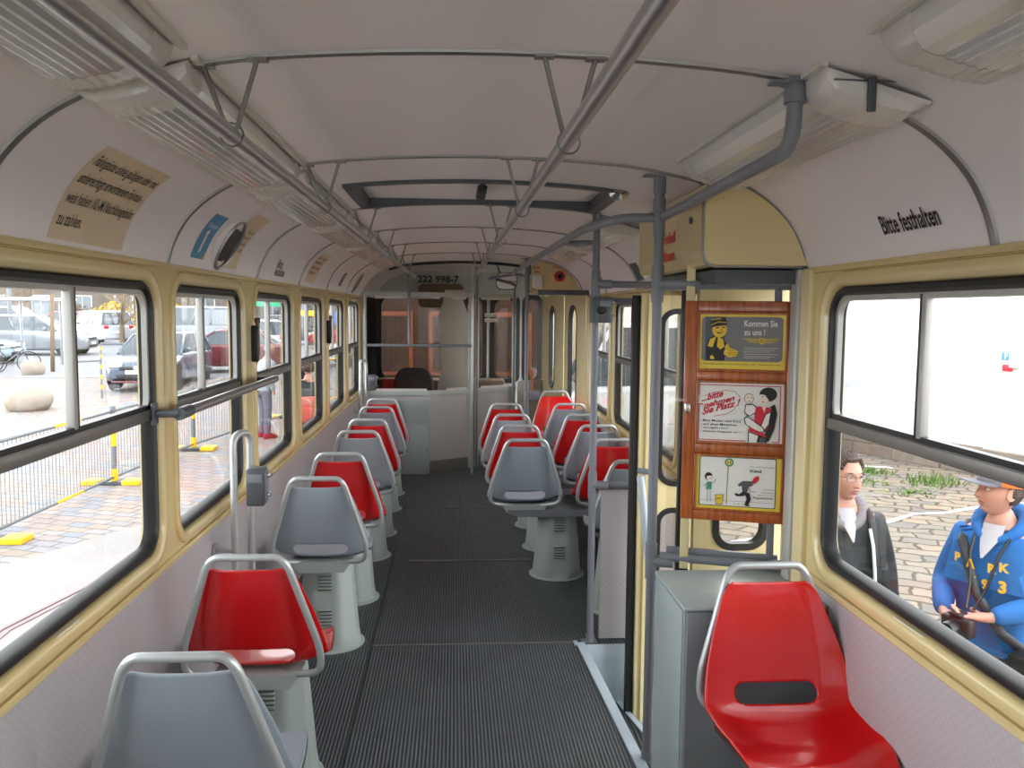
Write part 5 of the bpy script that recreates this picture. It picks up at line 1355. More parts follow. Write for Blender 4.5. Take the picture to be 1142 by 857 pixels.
# trees, bushes and town behind
def tree_mesh(seed, H=9, tr=.17):
    rn = random.Random(seed); mb = MB(); tw = MB()
    def br(p, d, l, r_, lev):
        n = 3; pts = [p]; q = p
        for k in range(n):
            d = (d+Vector((rn.uniform(-.18, .18), rn.uniform(-.18, .18), .05))).normalized(); q = q+d*l/n; pts.append(q)
        (mb if lev < 2 else tw).tube(pts, [r_*(1-.35*k/n) for k in range(n+1)], 7 if lev < 2 else 3, caps=False)
        if lev >= 4: return
        for k in range(4 if lev else 5):
            t = pts[1+rn.randrange(n)]; a = rn.uniform(0, 2*PI); e = (d*rn.uniform(.3, .9)+Vector((math.cos(a), math.sin(a), rn.uniform(0, .5)))).normalized()
            br(t, e, l*rn.uniform(.45, .7), r_*.5, lev+1)
    br(Vector((0, 0, 0)), Vector((0, 0, 1)), H*.45, tr, 0)
    return mb, tw
TB = []
for i in range(3):
    mb, tw = tree_mesh(11+i); r = empty('bare_tree'); mb.build('trunk', 'bark', r); tw.build('twigs', 'twig', r, weld=False); TB.append(r)
tl = [(-16.66, 43.67, 'bare tree with a straight trunk beside the white off-road car'), (-27, 55, 'bare tree far left behind the shelter'), (-22, 58, 'bare tree behind the red car'), (-14, 60, 'bare tree in the gap right of the first window stile'), (-19.5, 62, 'bare tree behind the white off-road car'), (-11.5, 62, 'bare tree above the minibus'), (-33, 60, 'bare tree at the far left edge of the street'), (-8.5, 66, 'bare tree beyond the third left window'), (-25, 66, 'distant bare tree behind the shelter roof')]
for i, (x, y, lb) in enumerate(tl):
    o = TB[i] if i < 3 else dup(TB[i % 3]); o.location = (x, y, zt(y)); o.rotation_euler = (0, 0, i*1.3); k = (.75 if i == 0 else 1.0+.1*(i % 3)); o.scale = (k, k, k)
    tag(o, lb, 'tree', 'bare trees beyond the car park')
def bush(x, y, s_, h_, m, seed, label):
    rn = random.Random(seed); mb = MB()
    for k in range(700):
        a, b = rn.uniform(0, 2*PI), rn.uniform(0, PI/2); q = rn.uniform(.6, 1); c = Vector((math.cos(a)*math.cos(b)*s_*q, math.sin(a)*math.cos(b)*s_*.6*q, math.sin(b)*h_*q)); u = Vector((rn.uniform(-1, 1), rn.uniform(-1, 1), rn.uniform(-1, 1))).normalized()*.13; w = u.cross(Vector((rn.random(), rn.random(), rn.random()))).normalized()*.07
        mb.add([c+u, c+w, c-u, c-w], [(0, 1, 2, 3)])
    tag(mb.build('flowering_bush' if m == 'bush' else 'shrub', m, loc=(x, y, zt(y))), label, 'bush', 'bushes behind the car park')
bush(-21.5, 55, 1.8, 2.2, 'bush', 1, 'yellow flowering bush behind the white off-road car'); bush(-18.2, 56, 1.2, 2.2, 'bush', 2, 'yellow flowering bush right of the tree trunk'); bush(-24.5, 57, 2.6, 2.0, 'twig', 3, 'brown bare shrub behind the red car'); bush(-15.0, 56, 1.6, 1.8, 'twig', 4, 'brown bare shrub right of the graphite car')
facade('town_building', -60, -17, 78, .05, 12, 'brownwall', 12, 4, 'long grey brown building behind the bare trees at the left', depth=8, ww=1.5, wh=1.7)
facade('town_building', -16, -2.5, 74, .0, 15, 'greywall', 6, 5, 'grey town building seen through the third and fourth left windows', depth=8, ww=1.4, wh=1.8)
facade('town_building', -2.0, 10, 60, -.2, 12, 'brownwall', 5, 4, 'grey brown building far ahead of the tram', depth=8, ww=1.3, wh=1.7)
r = empty('shop_awning_sign', (-12.6, 58.5, 2.0), label='green sign high in the third left window', cat='sign'); MB().box(-.9, .9, 0, .1, -.1, .9, .03).build('sign_panel', mat('sign_green', (60, 176, 130), .5), r); MB().tube([(0, .05, -2), (0, .05, 0)], .06, 8).build('sign_post', 'galv', r)
mb = MB(); mb.prism([(-.5, -.01, .3), (-.1, -.01, .3), (-.1, -.01, .15), (.4, -.01, .42), (-.1, -.01, .7), (-.1, -.01, .52), (-.5, -.01, .52)], (0, .005, 0)); mb.build('sign_arrow', 'white', r)
r = empty('kiosk', (-8.9, 53, zt(53)), label='dark kiosk with a yellow roof seen through the fourth left window', cat='kiosk'); MB().box(-1.0, 1.0, -.5, .5, 0, 1.4, .05).build('kiosk_body', 'dgrey', r); MB().box(-1.1, 1.1, -.6, .6, 1.4, 1.75, .05).build('kiosk_roof', 'yellow', r)
r = empty('blue_container', (-6.5, 52, zt(52)), label='blue and white container seen through the fifth left window', cat='container'); MB().box(-.8, .8, -.5, .5, .7, 1.7, .03).build('container_top', mat('container_blue', (80, 120, 190), .5), r); MB().box(-.8, .8, -.5, .5, 0, .7, .03).build('container_base', 'white', r)
for k, (x, y, lb) in enumerate(((-11.4, 52, 'grey lamp post seen in the third left window'), (-6.2, 33, 'tall steel post beside the dark car in the third left window'), (-19.2, 38, 'steel post behind the shelter'))):
    r = empty('street_post', (x, y, zt(y)), label=lb, cat='post'); MB().tube([(0, 0, 0), (0, 0, 6)], .09, 10).build('post_shaft', 'galv', r); MB().lathe([(.16, 0), (.16, .1), (.09, .2)], (0, 0, 0), 12).build('post_base', 'galv', r)

# ================================================================== PEOPLE
M['skin'] = mat('skin', (198, 146, 128), .5); M['lips'] = mat('lips', (172, 108, 98), .45); M['eye'] = mat('eye_white', (232, 228, 224), .2); M['iris'] = mat('eye_dark', (60, 50, 42), .2)
M['hairdark'] = mat('dark_brown_hair', (62, 44, 36), .6, bump=(90, .5)); M['hairgrey'] = mat('grey_hair', (190, 186, 180), .6)
M['jblack'] = mat('black_jacket', (38, 43, 46), .7, bump=(30, .2)); M['hoodgrey'] = mat('grey_fleece', (128, 124, 128), .85); M['tee'] = mat('white_tee', (178, 176, 184), .8)
M['hoodblue'] = mat('blue_hoodie', (28, 100, 172), .8, bump=(14, .35)); M['denim'] = mat('dark_denim', (50, 56, 72), .8); M['orange'] = mat('orange_cap', (224, 98, 20), .7); M['capgrey'] = mat('grey_cap_panel', (98, 100, 108), .7)
M['yprint'] = mat('yellow_print', (240, 186, 50), .7); M['jwhite'] = mat('pale_jacket', (160, 170, 176), .8); M['trgrey'] = mat('grey_trousers', (104, 104, 120), .8); M['uniform'] = mat('dark_uniform', (40, 44, 56), .8); M['shoered'] = mat('red_shoes', (150, 40, 50), .6); M['leather'] = mat('black_leather', (28, 26, 28), .45)
M['strapwhite'] = mat('white_strap', (214, 220, 222), .6); M['pinktop'] = mat('salmon_cloth', (190, 96, 82), .8); M['redtr'] = mat('dark_red_cloth', (140, 30, 44), .8)
def skin_eval(verts, edges, root=0, sub=2):
    """verts: [(x,y,z,rx,ry)] -> evaluated mesh vertices and faces"""
    me = bpy.data.meshes.new('t'); me.from_pydata([v[:3] for v in verts], edges, []); o = bpy.data.objects.new('t', me); COL.objects.link(o)
    o.modifiers.new('s', 'SKIN').use_smooth_shade = True
    for i, v in enumerate(verts):
        q = me.skin_vertices[0].data[i]; q.radius = (v[3], v[4]); q.use_root = (i == root)
    m = o.modifiers.new('u', 'SUBSURF'); m.levels = sub; m.render_levels = sub
    dg = bpy.context.evaluated_depsgraph_get(); r = bpy.data.meshes.new_from_object(o.evaluated_get(dg))
    V = [v.co.copy() for v in r.vertices]; Fc = [tuple(p.vertices) for p in r.polygons]
    bpy.data.objects.remove(o); bpy.data.meshes.remove(me); bpy.data.meshes.remove(r); return V, Fc
def head_pt(th, ph, off=0.):
    """th: 0 top .. pi bottom, ph: angle round, pi/2 = face"""
    x, y, z = math.sin(th)*math.cos(ph), math.sin(th)*math.sin(ph), math.cos(th)
    rx, ry, rz = .076+off, .097+off, .118+off
    p = Vector((x*rx, y*ry, z*rz))
    if z < 0:
        k = min(1, -z); p.x *= 1-.30*k**1.3
        if y < 0: p.y *= 1-.50*k
        else: p.y *= 1+.02*k
        if y > 0: p.y += .016*k**2*y*(1.2)
    if y > 0: p.y -= .010*abs(x)**1.5*y - .0; p.x *= 1-.03*y
    if y > .2 and off < .004:
        X, Z = p.x, p.z; g = lambda a, b, sx, sz: math.exp(-((X-a)/sx)**2-((Z-b)/sz)**2)
        n = 0
        if -.045 < Z < .034: t = (Z-.034)/(-.066) if Z > -.032 else max(0, 1-(-.032-Z)/.010); n = .025*max(0, min(1, t))**1.15
        p.y += n*math.exp(-(X/(.0085+.006*max(0, min(1, (.03-Z)/.06))))**2)
        p.y -= .011*(g(.031, .014, .017, .012)+g(-.031, .014, .017, .012))
        p.y += .006*(g(.03, .037, .026, .009)+g(-.03, .037, .026, .009)) + .005*(g(.045, -.02, .02, .02)+g(-.045, -.02, .02, .02))
        p.y += .0065*g(0, -.053, .021, .0055)+.0075*g(0, -.066, .018, .006)-.004*g(0, -.0595, .024, .0025)-.004*g(0, -.078, .03, .006)+.009*g(0, -.098, .022, .014)
    return p
def build_head(mb, c, R3):
    """adds the head (skin, lips) to mb; material slots 0 skin 1 lips"""
    NT, NP = 84, 96; c = Vector(c); T = lambda p: tuple(c+R3@p)
    vs = [T(head_pt(PI*i/NT, 2*PI*j/NP)) for i in range(NT+1) for j in range(NP)]; raw = [head_pt(PI*(i+.5)/NT, 2*PI*(j+.5)/NP) for i in range(NT) for j in range(NP)]
    f0, f1 = [], []
    for i in range(NT):
        for j in range(NP):
            q = (i*NP+j, i*NP+(j+1) % NP, (i+1)*NP+(j+1) % NP, (i+1)*NP+j); p = raw[i*NP+j]
            lip = p.y > .06 and (abs(p.x)/.025)**2+((p.z+.0595)/.0125)**2 < 1
            (f1 if lip else f0).append(q)
    mb.m = 0; n0 = len(mb.v); mb.add(vs, f0, True); n = len(mb.v)
    for q in f1: mb.f.append(tuple(a+n0 for a in q)); mb.mi.append(1); mb.sm.append(True)
    for s_ in (-1, 1):   # ears
        loops = []
        for k, (r1, r2, dx) in enumerate(((.010, .018, -.004), (.019, .030, .005), (.020, .031, .009), (.013, .022, .008))):
            loops.append([T(Vector((s_*(.0725+dx), -.008+r1*math.cos(a)-dx*.6, .004+r2*math.sin(a)-.004))) for a in [2*PI*t/16 for t in range(16)]])
        mb.m = 0; mb.loft(loops, cap1=True)
def hair_mb(c, R3, cond, off0=.006, off1=.018, seed=0):
    NT, NP = 60, 72; c = Vector(c); T = lambda p: tuple(c+R3@p); mb = MB()
    def P(i, j, o):
        th, ph = PI*i/NT, 2*PI*j/NP
        return T(head_pt(th, ph, o+(.003*math.sin(ph*13+seed)*math.sin(th*5) if o > .008 else 0)))
    out, inn = {}, {}; fs = []; sel = set()
    for i in range(NT):
        for j in range(NP):
            p = head_pt(PI*(i+.5)/NT, 2*PI*(j+.5)/NP, .004)
            if cond(p): sel.add((i, j))
    vs = []; idx = {}
    def vid(i, j, s):
        j %= NP; k = (i, j, s)
        if k not in idx:
            edge = any(((i+a, (j+b) % NP) not in sel) for a in (-1, 0) for b in (-1, 0) if 0 <= i+a < NT)
            idx[k] = len(vs); vs.append(P(i, j, (off1 if not edge else off0+.003) if s else off0*.2-.002))
        return idx[k]
    for (i, j) in sel:
        fs.append((vid(i, j, 1), vid(i, j+1, 1), vid(i+1, j+1, 1), vid(i+1, j, 1)))
        for (a, b, e0, e1) in ((i-1, j, (i, j), (i, j+1)), (i+1, j, (i+1, j), (i+1, j+1)), (i, j-1, (i, j), (i+1, j)), (i, j+1, (i, j+1), (i+1, j+1))):
            if (a, b % NP) not in sel and 0 <= a < NT: fs.append((vid(*e0, 1), vid(*e1, 1), vid(*e1, 0), vid(*e0, 0)))
    mb.add(vs, fs, True); return mb
def eyes(c, R3, par, brow='hairdark'):
    c = Vector(c); T = lambda p: tuple(c+R3@Vector(p))
    for s_ in (-1, 1):
        bm = bmesh.new(); bmesh.ops.create_uvsphere(bm, u_segments=16, v_segments=10, radius=.0115)
        mb = MB(); n = [T(v.co+Vector((s_*.031, .0725, .014))) for v in bm.verts]; bm.verts.index_update(); mb.add(n, [[v.index for v in f.verts] for f in bm.faces], True); bm.free()
        e = mb.build('eyeball', 'eye', par)
        mb = MB(); mb.add([T((s_*.031+.0055*math.cos(a), .0845, .0135+.0055*math.sin(a))) for a in [2*PI*k/14 for k in range(14)]], [tuple(range(14))]); mb.build('iris', 'iris', e)
        mb = MB(); mb.tube([T((s_*(.031+dx), .0855-abs(dx)*.35-.002, .020-dx*dx*22)) for dx in (-.015, -.007, 0, .008, .016)], .0025, 6, flat=.8); mb.build('eyelid', 'skin', par)
        mb = MB(); mb.tube([T((s_*(.030+dx), .0905-(.018+dx)*.26, .0365-abs(dx)*.16)) for dx in (-.018, -.008, .004, .018)], [.0022, .0034, .003, .0012], 6); mb.build('eyebrow', brow, par)
def rot3(rz, pitch=0.): return Matrix.Rotation(rz, 3, 'Z') @ Matrix.Rotation(pitch, 3, 'X')
def hand_chain(V, E, iw, wrist, d, palm_n, curl=.35, side=1, s=1.):
    """adds palm and five separate fingers beyond vertex iw"""
    d = Vector(d).normalized(); n = Vector(palm_n); n = (n-d*n.dot(d)).normalized(); lat = d.cross(n)*side; w = Vector(wrist)
    pm = w+d*.045*s; V.append((*pm, .030*s, .017*s)); ip = len(V)-1; E.append((iw, ip)); kn = w+d*.082*s; V.append((*kn, .034*s, .014*s)); ik = len(V)-1; E.append((ip, ik))
    for k, (o, l) in enumerate(((-.028, .068), (-.0095, .076), (.0095, .071), (.027, .056))):
        b = kn+lat*o*s+d*.012*s; i0 = ik; q = b; dd = d.copy(); V.append((*q, .0085*s, .0085*s)); E.append((i0, len(V)-1))
        for j in range(3):
            dd = (dd*math.cos(curl)+n*math.sin(curl)).normalized(); q = q+dd*l*s*(.42, .33, .25)[j]; V.append((*q, (.0085-.0008*j)*s, (.0085-.0008*j)*s)); E.append((len(V)-2, len(V)-1))
    q = w+d*.028*s-lat*.026*s; V.append((*q, .0125*s, .0125*s)); E.append((ip, len(V)-1)); dd = (d*.65-lat*.75+n*.25).normalized()
    for j in range(2):
        q = q+dd*.032*s; dd = (dd+d*.35+n*.2).normalized(); V.append((*q, .0105*s, .0105*s)); E.append((len(V)-2, len(V)-1))
def person(name, loc, rz, label, H=1.75, jacket='jblack', legs='denim', shoes='black', arms=None, head_rz=0., head_pitch=0., bulk=1., skirt=1.0, hem=.90, hair=None, detail=True, lean=0.):
    """local +y is the way the body faces; arms: list of (elbow, wrist, hand_dir, palm) for left(-x) and right(+x)"""
    r = empty(name, loc, rz, label, 'person'); s = H/1.75; Z = lambda z: z*s
    if arms is None: arms = [((-.25, -.02, 1.14), (-.26, .05, .90), (0, .1, -1), (1, 0, 0)), ((.25, -.02, 1.14), (.26, .05, .90), (0, .1, -1), (-1, 0, 0))]
    def Lz(z): return lean*max(0, z-.95)
    # body
    V = [(0, 0, .95, .125, .09), (0, Lz(1.12), 1.12, .115, .085), (0, Lz(1.30), 1.30, .14, .09), (0, Lz(1.42), 1.42, .11, .075), (0, .0+Lz(1.5), 1.50, .055, .055), (0, .012+Lz(1.58), 1.585, .05, .052)]
    E = [(0, 1), (1, 2), (2, 3), (3, 4), (4, 5)]
    for si, sg in enumerate((-1, 1)):
        el, wr_, hd, pn = arms[si]; b = len(V)
        V += [(sg*.165, Lz(1.42), 1.415, .055, .055), (*el, .038, .038), (*wr_, .026, .022)]; E += [(3, b), (b, b+1), (b+1, b+2)]
        if detail: hand_chain(V, E, b+2, wr_, hd, pn, side=sg)
        else: V.append((*(Vector(wr_)+Vector(hd).normalized()*.09), .03, .018)); E.append((b+2, len(V)-1))
        b = len(V); V += [(sg*.09, 0, .87, .085, .085), (sg*.10, .015, .48, .055, .055), (sg*.105, -.015, .10, .038, .038), (sg*.115, .08, .04, .035, .03)]; E += [(0, b), (b, b+1), (b+1, b+2), (b+2, b+3)]
    v, f = skin_eval([(x*s, y*s, z*s, a*s, c*s) for x, y, z, a, c in V], E); mb = MB(); mb.add(v, f, True)
    hc = Vector((0, .03+Lz(1.65), 1.648))*s; hr = rot3(head_rz, head_pitch); build_head(mb, hc, hr*s)
    mb.build('body', ['skin', 'lips'], r, weld=False)
    # jacket
    k = bulk
    V = [(0, 0, hem+.02, .165*k, .12*k), (0, Lz(1.05), 1.05, .165*k, .122*k), (0, Lz(1.2), 1.20, .17*k, .128*k), (0, Lz(1.34), 1.34, .165*k, .118*k), (0, Lz(1.43), 1.43, .115*k, .085*k), (0, Lz(1.48), 1.475, .072, .07)]
    E = [(0, 1), (1, 2), (2, 3), (3, 4), (4, 5)]
    for si, sg in enumerate((-1, 1)):
        el, wr_, hd, pn = arms[si]; b = len(V); e, w = Vector(el), Vector(wr_)
        V += [(sg*.175, Lz(1.4), 1.395, .072*k, .072*k), (*(Vector((sg*.175, Lz(1.4), 1.395))*.5+e*.5), .062*k, .062*k), (*e, .056*k, .056*k), (*(e*.45+w*.55), .05*k, .05*k), (*(e*.04+w*.96), .042, .042)]
        E += [(3, b), (b, b+1), (b+1, b+2), (b+2, b+3), (b+3, b+4)]
    v, f = skin_eval([(x*s, y*s, z*s, a*s, c*s) for x, y, z, a, c in V], E, root=1); MB().add(v, f, True).build('jacket', jacket, r, weld=False)
    V = [(0, 0, .94, .145, .11)]; E = []
    for sg in (-1, 1):
        b = len(V); V += [(sg*.09, 0, .84, .10, .10), (sg*.10, .015, .48, .078, .08), (sg*.105, -.01, .12, .066, .068), (sg*.105, -.005, .06, .066, .07)]; E += [(0, b), (b, b+1), (b+1, b+2), (b+2, b+3)]
    v, f = skin_eval([(x*s, y*s, z*s, a*s, c*s) for x, y, z, a, c in V], E); MB().add(v, f, True).build('trousers', legs, r, weld=False)
    for sg in (-1, 1):
        mb = MB(); mb.loft([[(sg*.112*s+x*s, y*s+.03*s, z*s) for x, y in rrect(-.048*q, .048*q, -.12+.02*(1-q), .165-e_, .045)] for z, q, e_ in ((0, .9, .01), (.02, 1.05, 0), (.05, 1.0, .02), (.075, .9, .08), (.095, .8, .13))], cap0=True, cap1=True); mb.build('shoe', shoes, r)
    return r, hc, hr, s
# man with glasses -------------------------------------------------------------
th = PI-.06
r, hc, hr, s = person('person', (1.93, 4.02, -.75), th, 'young man with glasses in a black jacket with a grey hood outside the right window', H=1.705, jacket='jblack', bulk=1.12, head_rz=.26, head_pitch=-.03)
hr = hr*s
eyes(hc, hr, r)
hair_mb(hc, hr, lambda p: (p.z > .086-.12*max(0, p.x-.02)) if p.y > .055 else ((p.z > .012+max(0, p.y)*.75) if p.y > -.01 else p.z > -.055), off1=.021).build('hair', 'hairdark', r)
T = lambda p: tuple(hc+hr@Vector(p)); gl_ = MB()
for sg in (-1, 1):
    gl_.tube([T((sg*.034+a*.9, .101-abs(sg*.034+a)*.18, .010+b)) for a, b in rrect(-.026, .026, -.016, .015, .009, 4)], .0016, 6, close=True)
    gl_.tube([T((sg*.059, .092, .018)), T((sg*.078, .06, .018)), T((sg*.084, -.01, .012))], .0018, 6)
gl_.tube([T((-.009, .101, .015)), T((0, .104, .019)), T((.009, .101, .015))], .0016, 6)
gl_.build('glasses', 'dgrey', r)
# hood, shirt, straps
def ringtube(c0, pts, rad, m, nm, par, seg=10): mb = MB(); mb.tube(pts, rad, seg, close=True); mb.build(nm, m, par)
pts = [Vector((.098*math.cos(a), .005+.085*math.sin(a)-(.0), 1.455-.05*math.sin(a)+.035*math.cos(a)**2))*s for a in [2*PI*k/24 for k in range(24)]]
mb = MB(); mb.tube(pts, [.030*s+.012*s*(1-math.sin(2*PI*k/24))/2 for k in range(24)], 10, close=True); mb.build('hood', 'hoodgrey', r)
mb = MB(); mb.loft([[(x*s*.9, (.072+.095*t-x*x*6)*s, (1.495-.15*t)*s) for x in [(-1+2*q/8)*w for q in range(9)]] for t, w in ((0, .045), (.25, .046), (.5, .036), (.75, .02), (1, .004))], closed=False); mb.build('shirt', 'tee', r)
for sg in (-1, 1):
    P = [(sg*.105, -.02, 1.51), (sg*.115, .07, 1.47), (sg*.12, .135, 1.36), (sg*.125, .165, 1.22), (sg*.135, .155, 1.08)]
    mb = MB(); mb.tube([Vector(p)*s for p in P], .020*s, 8, flat=.5); mb.build('backpack_strap', 'leather', r)
    P = [(sg*.10, .118, 1.40), (sg*.10, .163, 1.32), (sg*.105, .182, 1.20), (sg*.11, .182, 1.12)]
    mb = MB(); mb.tube([Vector(p)*s for p in P], .0085*s, 6); mb.build('strap_edge', 'strapwhite', r)
mb = MB(); mb.loft([[(x*s, (y)*s, z*s) for x, y in rrect(-.15*q, .15*q, -.30, -.13, .06)] for z, q in ((1.0, .8), (1.02, 1), (1.35, 1), (1.44, .8), (1.46, .5))], cap0=True, cap1=True); mb.build('backpack', 'jblack', r)
# man with the cap -------------------------------------------------------------
th = 2.08; hd = 1.42
arms = [((-.255, .05, 1.17), (-.10, .27, 1.10), (.8, .5, .0), (0, 0, 1)), ((.255, .02, 1.15), (.12, .26, 1.06), (-.75, .5, .1), (0, 0, 1))]
r, hc, hr, s = person('person', (2.55, 3.70, -.75), th, 'young man in an orange cap and blue hoodie looking left outside the right window', H=1.69, jacket='hoodblue', bulk=1.15, arms=arms, head_rz=hd-th, head_pitch=.10)
hr = hr*s
eyes(hc, hr, r)
hair_mb(hc, hr, lambda p: (p.y < .03 and p.z > .03) or (p.y <= -.02 and p.z > -.05), off1=.010).build('hair', 'hairdark', r)
T = lambda p: tuple(hc+hr@Vector(p))
def cap_part(cond, m, nm, off):
    NT, NP = 40, 64; mb = MB(); vs = []; fs = []; idx = {}
    for i in range(18):
        for j in range(NP):
            p = head_pt(PI*(i+.5)/NT, 2*PI*(j+.5)/NP, .004)
            if not cond(p): continue
            q = []
            for a, b in ((i, j), (i, j+1), (i+1, j+1), (i+1, j)):
                k = (a, b % NP)
                if k not in idx: idx[k] = len(vs); vs.append(T(head_pt(PI*a/NT, 2*PI*(b % NP)/NP, off)+Vector((0, 0, .012+.010*math.cos(PI*a/NT)))))
                q.append(idx[k])
            fs.append(tuple(q))
    mb.add(vs, fs, True); return mb.build(nm, m, r)
cap_part(lambda p: p.y <= .035, 'orange', 'cap_crown', .020); cap_part(lambda p: p.y > .035, 'capgrey', 'cap_front', .0205)
mb = MB(); up, dn = [], []
for k in range(25):
    a = PI*k/24; x = .078*math.cos(a); up.append((x, .04+.06*math.sin(a)*1.0)); dn.append((x*1.03, .05+.155*math.sin(a)**.75))
mb.loft([[T((x, y, .040+.004)) for x, y in up], [T((x, y, .046-.05*(x/.08)**2*.25)) for x, y in dn], [T((x, y, .042-.05*(x/.08)**2*.25)) for x, y in dn], [T((x, y, .036)) for x, y in up]], closed=False); mb.build('cap_brim', 'capgrey', r)
v, f = text_poly('alpha', w=.05, h=.018, bold=.04); MB().add([T((-.03+a-.045, .098-abs(-.03+a-.045)*.0+.004-.02, .075+b)) for a, b in v], f).build('cap_lettering', 'white', r)
pts = [Vector((.105*math.cos(a), -.01+.10*math.sin(a), 1.475-.06*math.sin(a)+.03*math.cos(a)**2))*s for a in [2*PI*k/24 for k in range(24)]]
mb = MB(); mb.tube(pts, [.025*s+.022*s*(1-math.sin(2*PI*k/24))/2 for k in range(24)], 10, close=True); mb.build('hood', 'hoodblue', r)
mb = MB(); mb.loft([[(x*s, (.075+.095*t-x*x*6)*s, (1.495-.15*t)*s) for x in [(-1+2*q/8)*w for q in range(9)]] for t, w in ((0, .05), (.25, .05), (.5, .04), (.75, .024), (1, .005))], closed=False); mb.build('shirt', 'tee', r)
def front(x, z):   # y of the hoodie's front
    return .155-.9*x*x if z > 1.0 else .15-.9*x*x
for t_, x, z, h_ in (('P', -.13, 1.30, .045), ('A', -.07, 1.285, .045), ('R', .035, 1.285, .045), ('K', .085, 1.30, .045), ('1', -.03, 1.20, .05), ('9', .01, 1.20, .05), ('3', .085, 1.20, .06)):
    v, f = text_poly(t_, h=h_, bold=.05); MB().add([((x+a)*-1*s, (front(x+a, z)+.022)*s, (z+b)*s) for a, b in v], f).build('printed_letter', 'yprint', r)
# camera strap, bag strap
mb = MB(); mb.tube([Vector(p)*s for p in ((-.09, .03, 1.50), (-.07, .155, 1.36), (-.05, .20, 1.22), (-.03, .27, 1.12))], .007, 6).tube([Vector(p)*s for p in ((.09, .03, 1.50), (.06, .155, 1.36), (.03, .20, 1.22), (.0, .28, 1.12))], .007, 6); mb.build('neck_strap', 'leather', r)
mb = MB(); mb.tube([Vector(p)*s for p in ((.16, -.02, 1.47), (.12, .12, 1.40), (.0, .20, 1.18), (-.12, .19, 1.02), (-.2, .1, .93))], .022*s, 8, flat=.35); mb.build('bag_strap', 'leather', r)
rr_ = Matrix.Rotation(th, 3, 'Z'); cp = Vector((2.55, 3.70, -.75))+rr_@(Vector((.0, .34, 1.05))*s)
c = empty('photo_camera', cp, th, 'black camera held at the waist by the man in the orange cap', 'camera')
MB().box(-.068, .068, -.035, .030, -.045, .045, .014).box(-.03, .03, -.03, .035, .045, .066, .01).build('camera_body', 'leather', c); MB().lathe([(.03, .03), (.036, .04), (.036, .08), (.032, .10), (.026, .10), (.024, .085), (0, .085)], (0, 0, -.002), 20, 'y').build('camera_lens', 'black', c)
c = empty('shoulder_bag', Vector((2.55, 3.70, -.75))+rr_@(Vector((-.23, .06, .84))*s), th, 'dark shoulder bag at the hip of the man in the orange cap', 'bag')
MB().box(-.06, .06, -.13, .15, -.12, .10, .03).build('bag_body', 'jblack', c); MB().box(-.065, .065, -.135, .155, .02, .11, .02).build('bag_flap', 'leather', c)
# older men and others on the left -----------------------------------------------
r, hc, hr, s = person('person', (-3.55, 16.0, zt(16)), -.9, 'bald older man in a pale jacket bending his head, in the third left window', H=1.76, jacket='jwhite', legs='trgrey', shoes='shoered', bulk=1.2, head_pitch=-.35, hem=.85, lean=.12, detail=False)
hair_mb(hc, hr*s, lambda p: p.y < -.01 and -.05 < p.z < .05, off1=.008).build('hair', 'hairgrey', r)
r, hc, hr, s = person('person', (-3.08, 16.5, zt(16.5)), 2.6, 'man in a dark uniform and peaked cap talking to the bald older man', H=1.74, jacket='uniform', legs='uniform', shoes='shoered', bulk=1.2, head_rz=.4, head_pitch=-.1, hem=.75, detail=False)
T = lambda p: tuple(hc+(hr*s)@Vector(p))
MB().loft([[T((.088*q*math.cos(a), .105*q*math.sin(a), z)) for a in [2*PI*k/20 for k in range(20)]] for z, q in ((.05, 1.0), (.075, 1.0), (.11, 1.25), (.125, 1.15), (.13, .4))], cap1=True).build('cap', 'uniform', r)
MB().prism([T((x, y, .052)) for x, y in [(.08*math.cos(PI*k/12), .09+.06*math.sin(PI*k/12)) for k in range(13)]], (0, 0, -.008)).build('cap_peak', 'leather', r)
r, hc, hr, s = person('person', (-2.22, 13.0, zt(13)), .3, 'person in a black hooded coat with dark red trousers in the fourth left window', H=1.72, jacket='jblack', legs='redtr', bulk=1.35, detail=False)
hair_mb(hc, hr*s, lambda p: p.z > -.05 and p.y < .06, off1=.02).build('hair', 'hairdark', r)
c = empty('rucksack', (-2.14, 12.72, zt(13)+1.1), .3, 'salmon pink rucksack on the back of the person in the black coat', 'bag'); MB().box(-.17, .17, -.09, .09, -.28, .12, .07).build('rucksack_body', 'pinktop', c); MB().box(-.10, .10, -.12, -.08, -.22, -.04, .02).build('rucksack_pocket', 'pinktop', c)
SKY=1.0;SUN=.15;EXPO=2.78
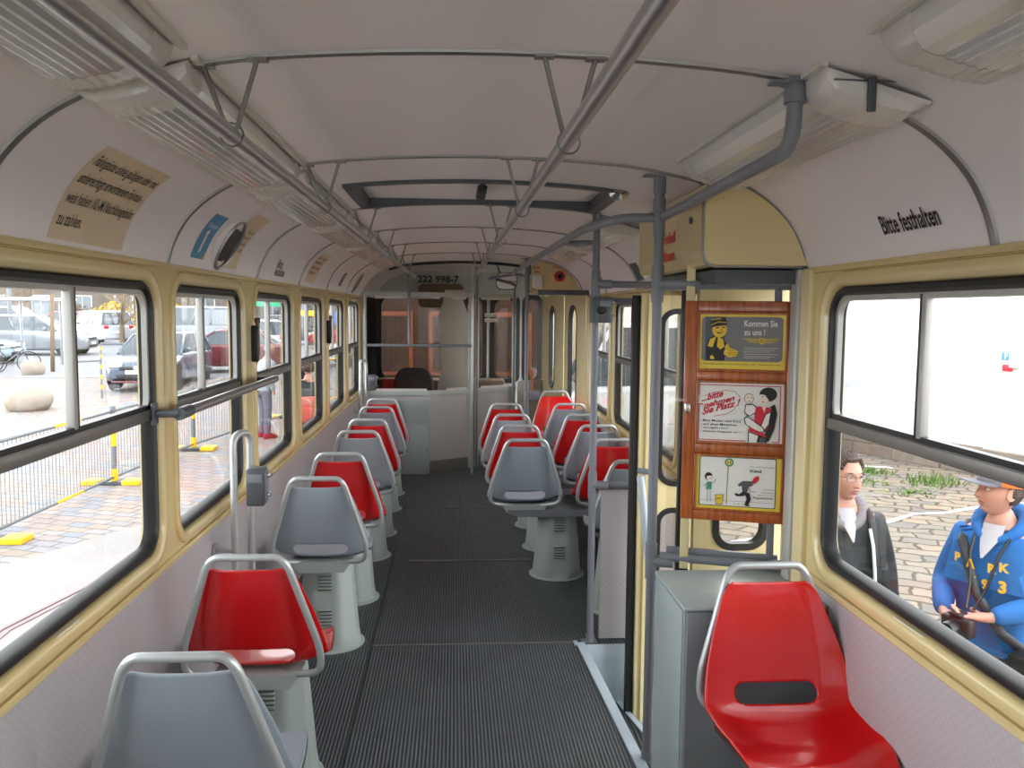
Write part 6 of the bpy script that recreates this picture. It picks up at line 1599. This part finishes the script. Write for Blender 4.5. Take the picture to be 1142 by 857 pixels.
# ================================================================== CAMERA, LIGHT
def cam_setup():
    F = 940.; u, v = 507-571., 348-428.5; roll = math.radians(.5)
    c, s = math.cos(-roll), math.sin(-roll); u, v = u*c-v*s, u*s+v*c
    p = math.atan2(-v, F); yaw = math.atan(-u/F*math.cos(p))
    f = Vector((math.sin(yaw)*math.cos(p), math.cos(yaw)*math.cos(p), -math.sin(p)))
    r = Vector((math.cos(yaw), -math.sin(yaw), 0)); d = f.cross(r)
    c, s = math.cos(roll), math.sin(roll); r2 = r*c-d*s; d2 = r*s+d*c
    cam = bpy.data.cameras.new('camera'); cam.sensor_fit = 'HORIZONTAL'; cam.sensor_width = 36; cam.lens = F/1142*36; cam.clip_start = .02; cam.clip_end = 500
    o = bpy.data.objects.new('camera', cam); COL.objects.link(o)
    m = Matrix((r2, -d2, -f)).transposed().to_4x4(); m.translation = Vector((0, 0, 1.65)); o.matrix_world = m
    SC.camera = o
cam_setup()
w = bpy.data.worlds.new('world'); SC.world = w; w.use_nodes = True
nt = w.node_tree; bg = nt.nodes['Background']
tc = nt.nodes.new('ShaderNodeTexCoord'); n = nt.nodes.new('ShaderNodeTexNoise'); n.inputs['Scale'].default_value = 1.6; n.inputs['Detail'].default_value = 6
cr = nt.nodes.new('ShaderNodeValToRGB'); cr.color_ramp.elements[0].color = (.72, .80, .90, 1); cr.color_ramp.elements[1].color = (1, 1, 1, 1)
cr.color_ramp.elements[0].position = .3; cr.color_ramp.elements[1].position = .65
nt.links.new(tc.outputs['Generated'], n.inputs['Vector']); nt.links.new(n.outputs['Fac'], cr.inputs[0]); 
sp = nt.nodes.new('ShaderNodeSeparateXYZ'); nt.links.new(tc.outputs['Generated'], sp.inputs[0])
hz = nt.nodes.new('ShaderNodeMapRange'); hz.inputs[1].default_value = .05; hz.inputs[2].default_value = .8; hz.inputs[3].default_value = 1.4; hz.inputs[4].default_value = .5
nt.links.new(sp.outputs['Z'], hz.inputs[0])
vm = nt.nodes.new('ShaderNodeVectorMath'); vm.operation = 'SCALE'; nt.links.new(cr.outputs[0], vm.inputs[0]); nt.links.new(hz.outputs[0], vm.inputs['Scale'])
nt.links.new(vm.outputs[0], bg.inputs['Color'])
bg.inputs['Strength'].default_value = SKY
s = bpy.data.lights.new('sun', 'SUN'); s.energy = SUN; s.angle = math.radians(12); s.color = (1, .96, .9)
so = bpy.data.objects.new('sun', s); COL.objects.link(so); so.rotation_euler = (math.radians(38), math.radians(12), 0)
SC.view_settings.view_transform = 'Standard'; SC.view_settings.look = 'None'; SC.view_settings.gamma = 1; SC.view_settings.use_curve_mapping = False
SC.view_settings.exposure = EXPO
SC.cycles.max_bounces = 10; SC.cycles.diffuse_bounces = 6; SC.cycles.transparent_max_bounces = 32; SC.cycles.glossy_bounces = 4
SC.cycles.sample_clamp_indirect = 6; SC.cycles.caustics_reflective = False; SC.cycles.caustics_refractive = False
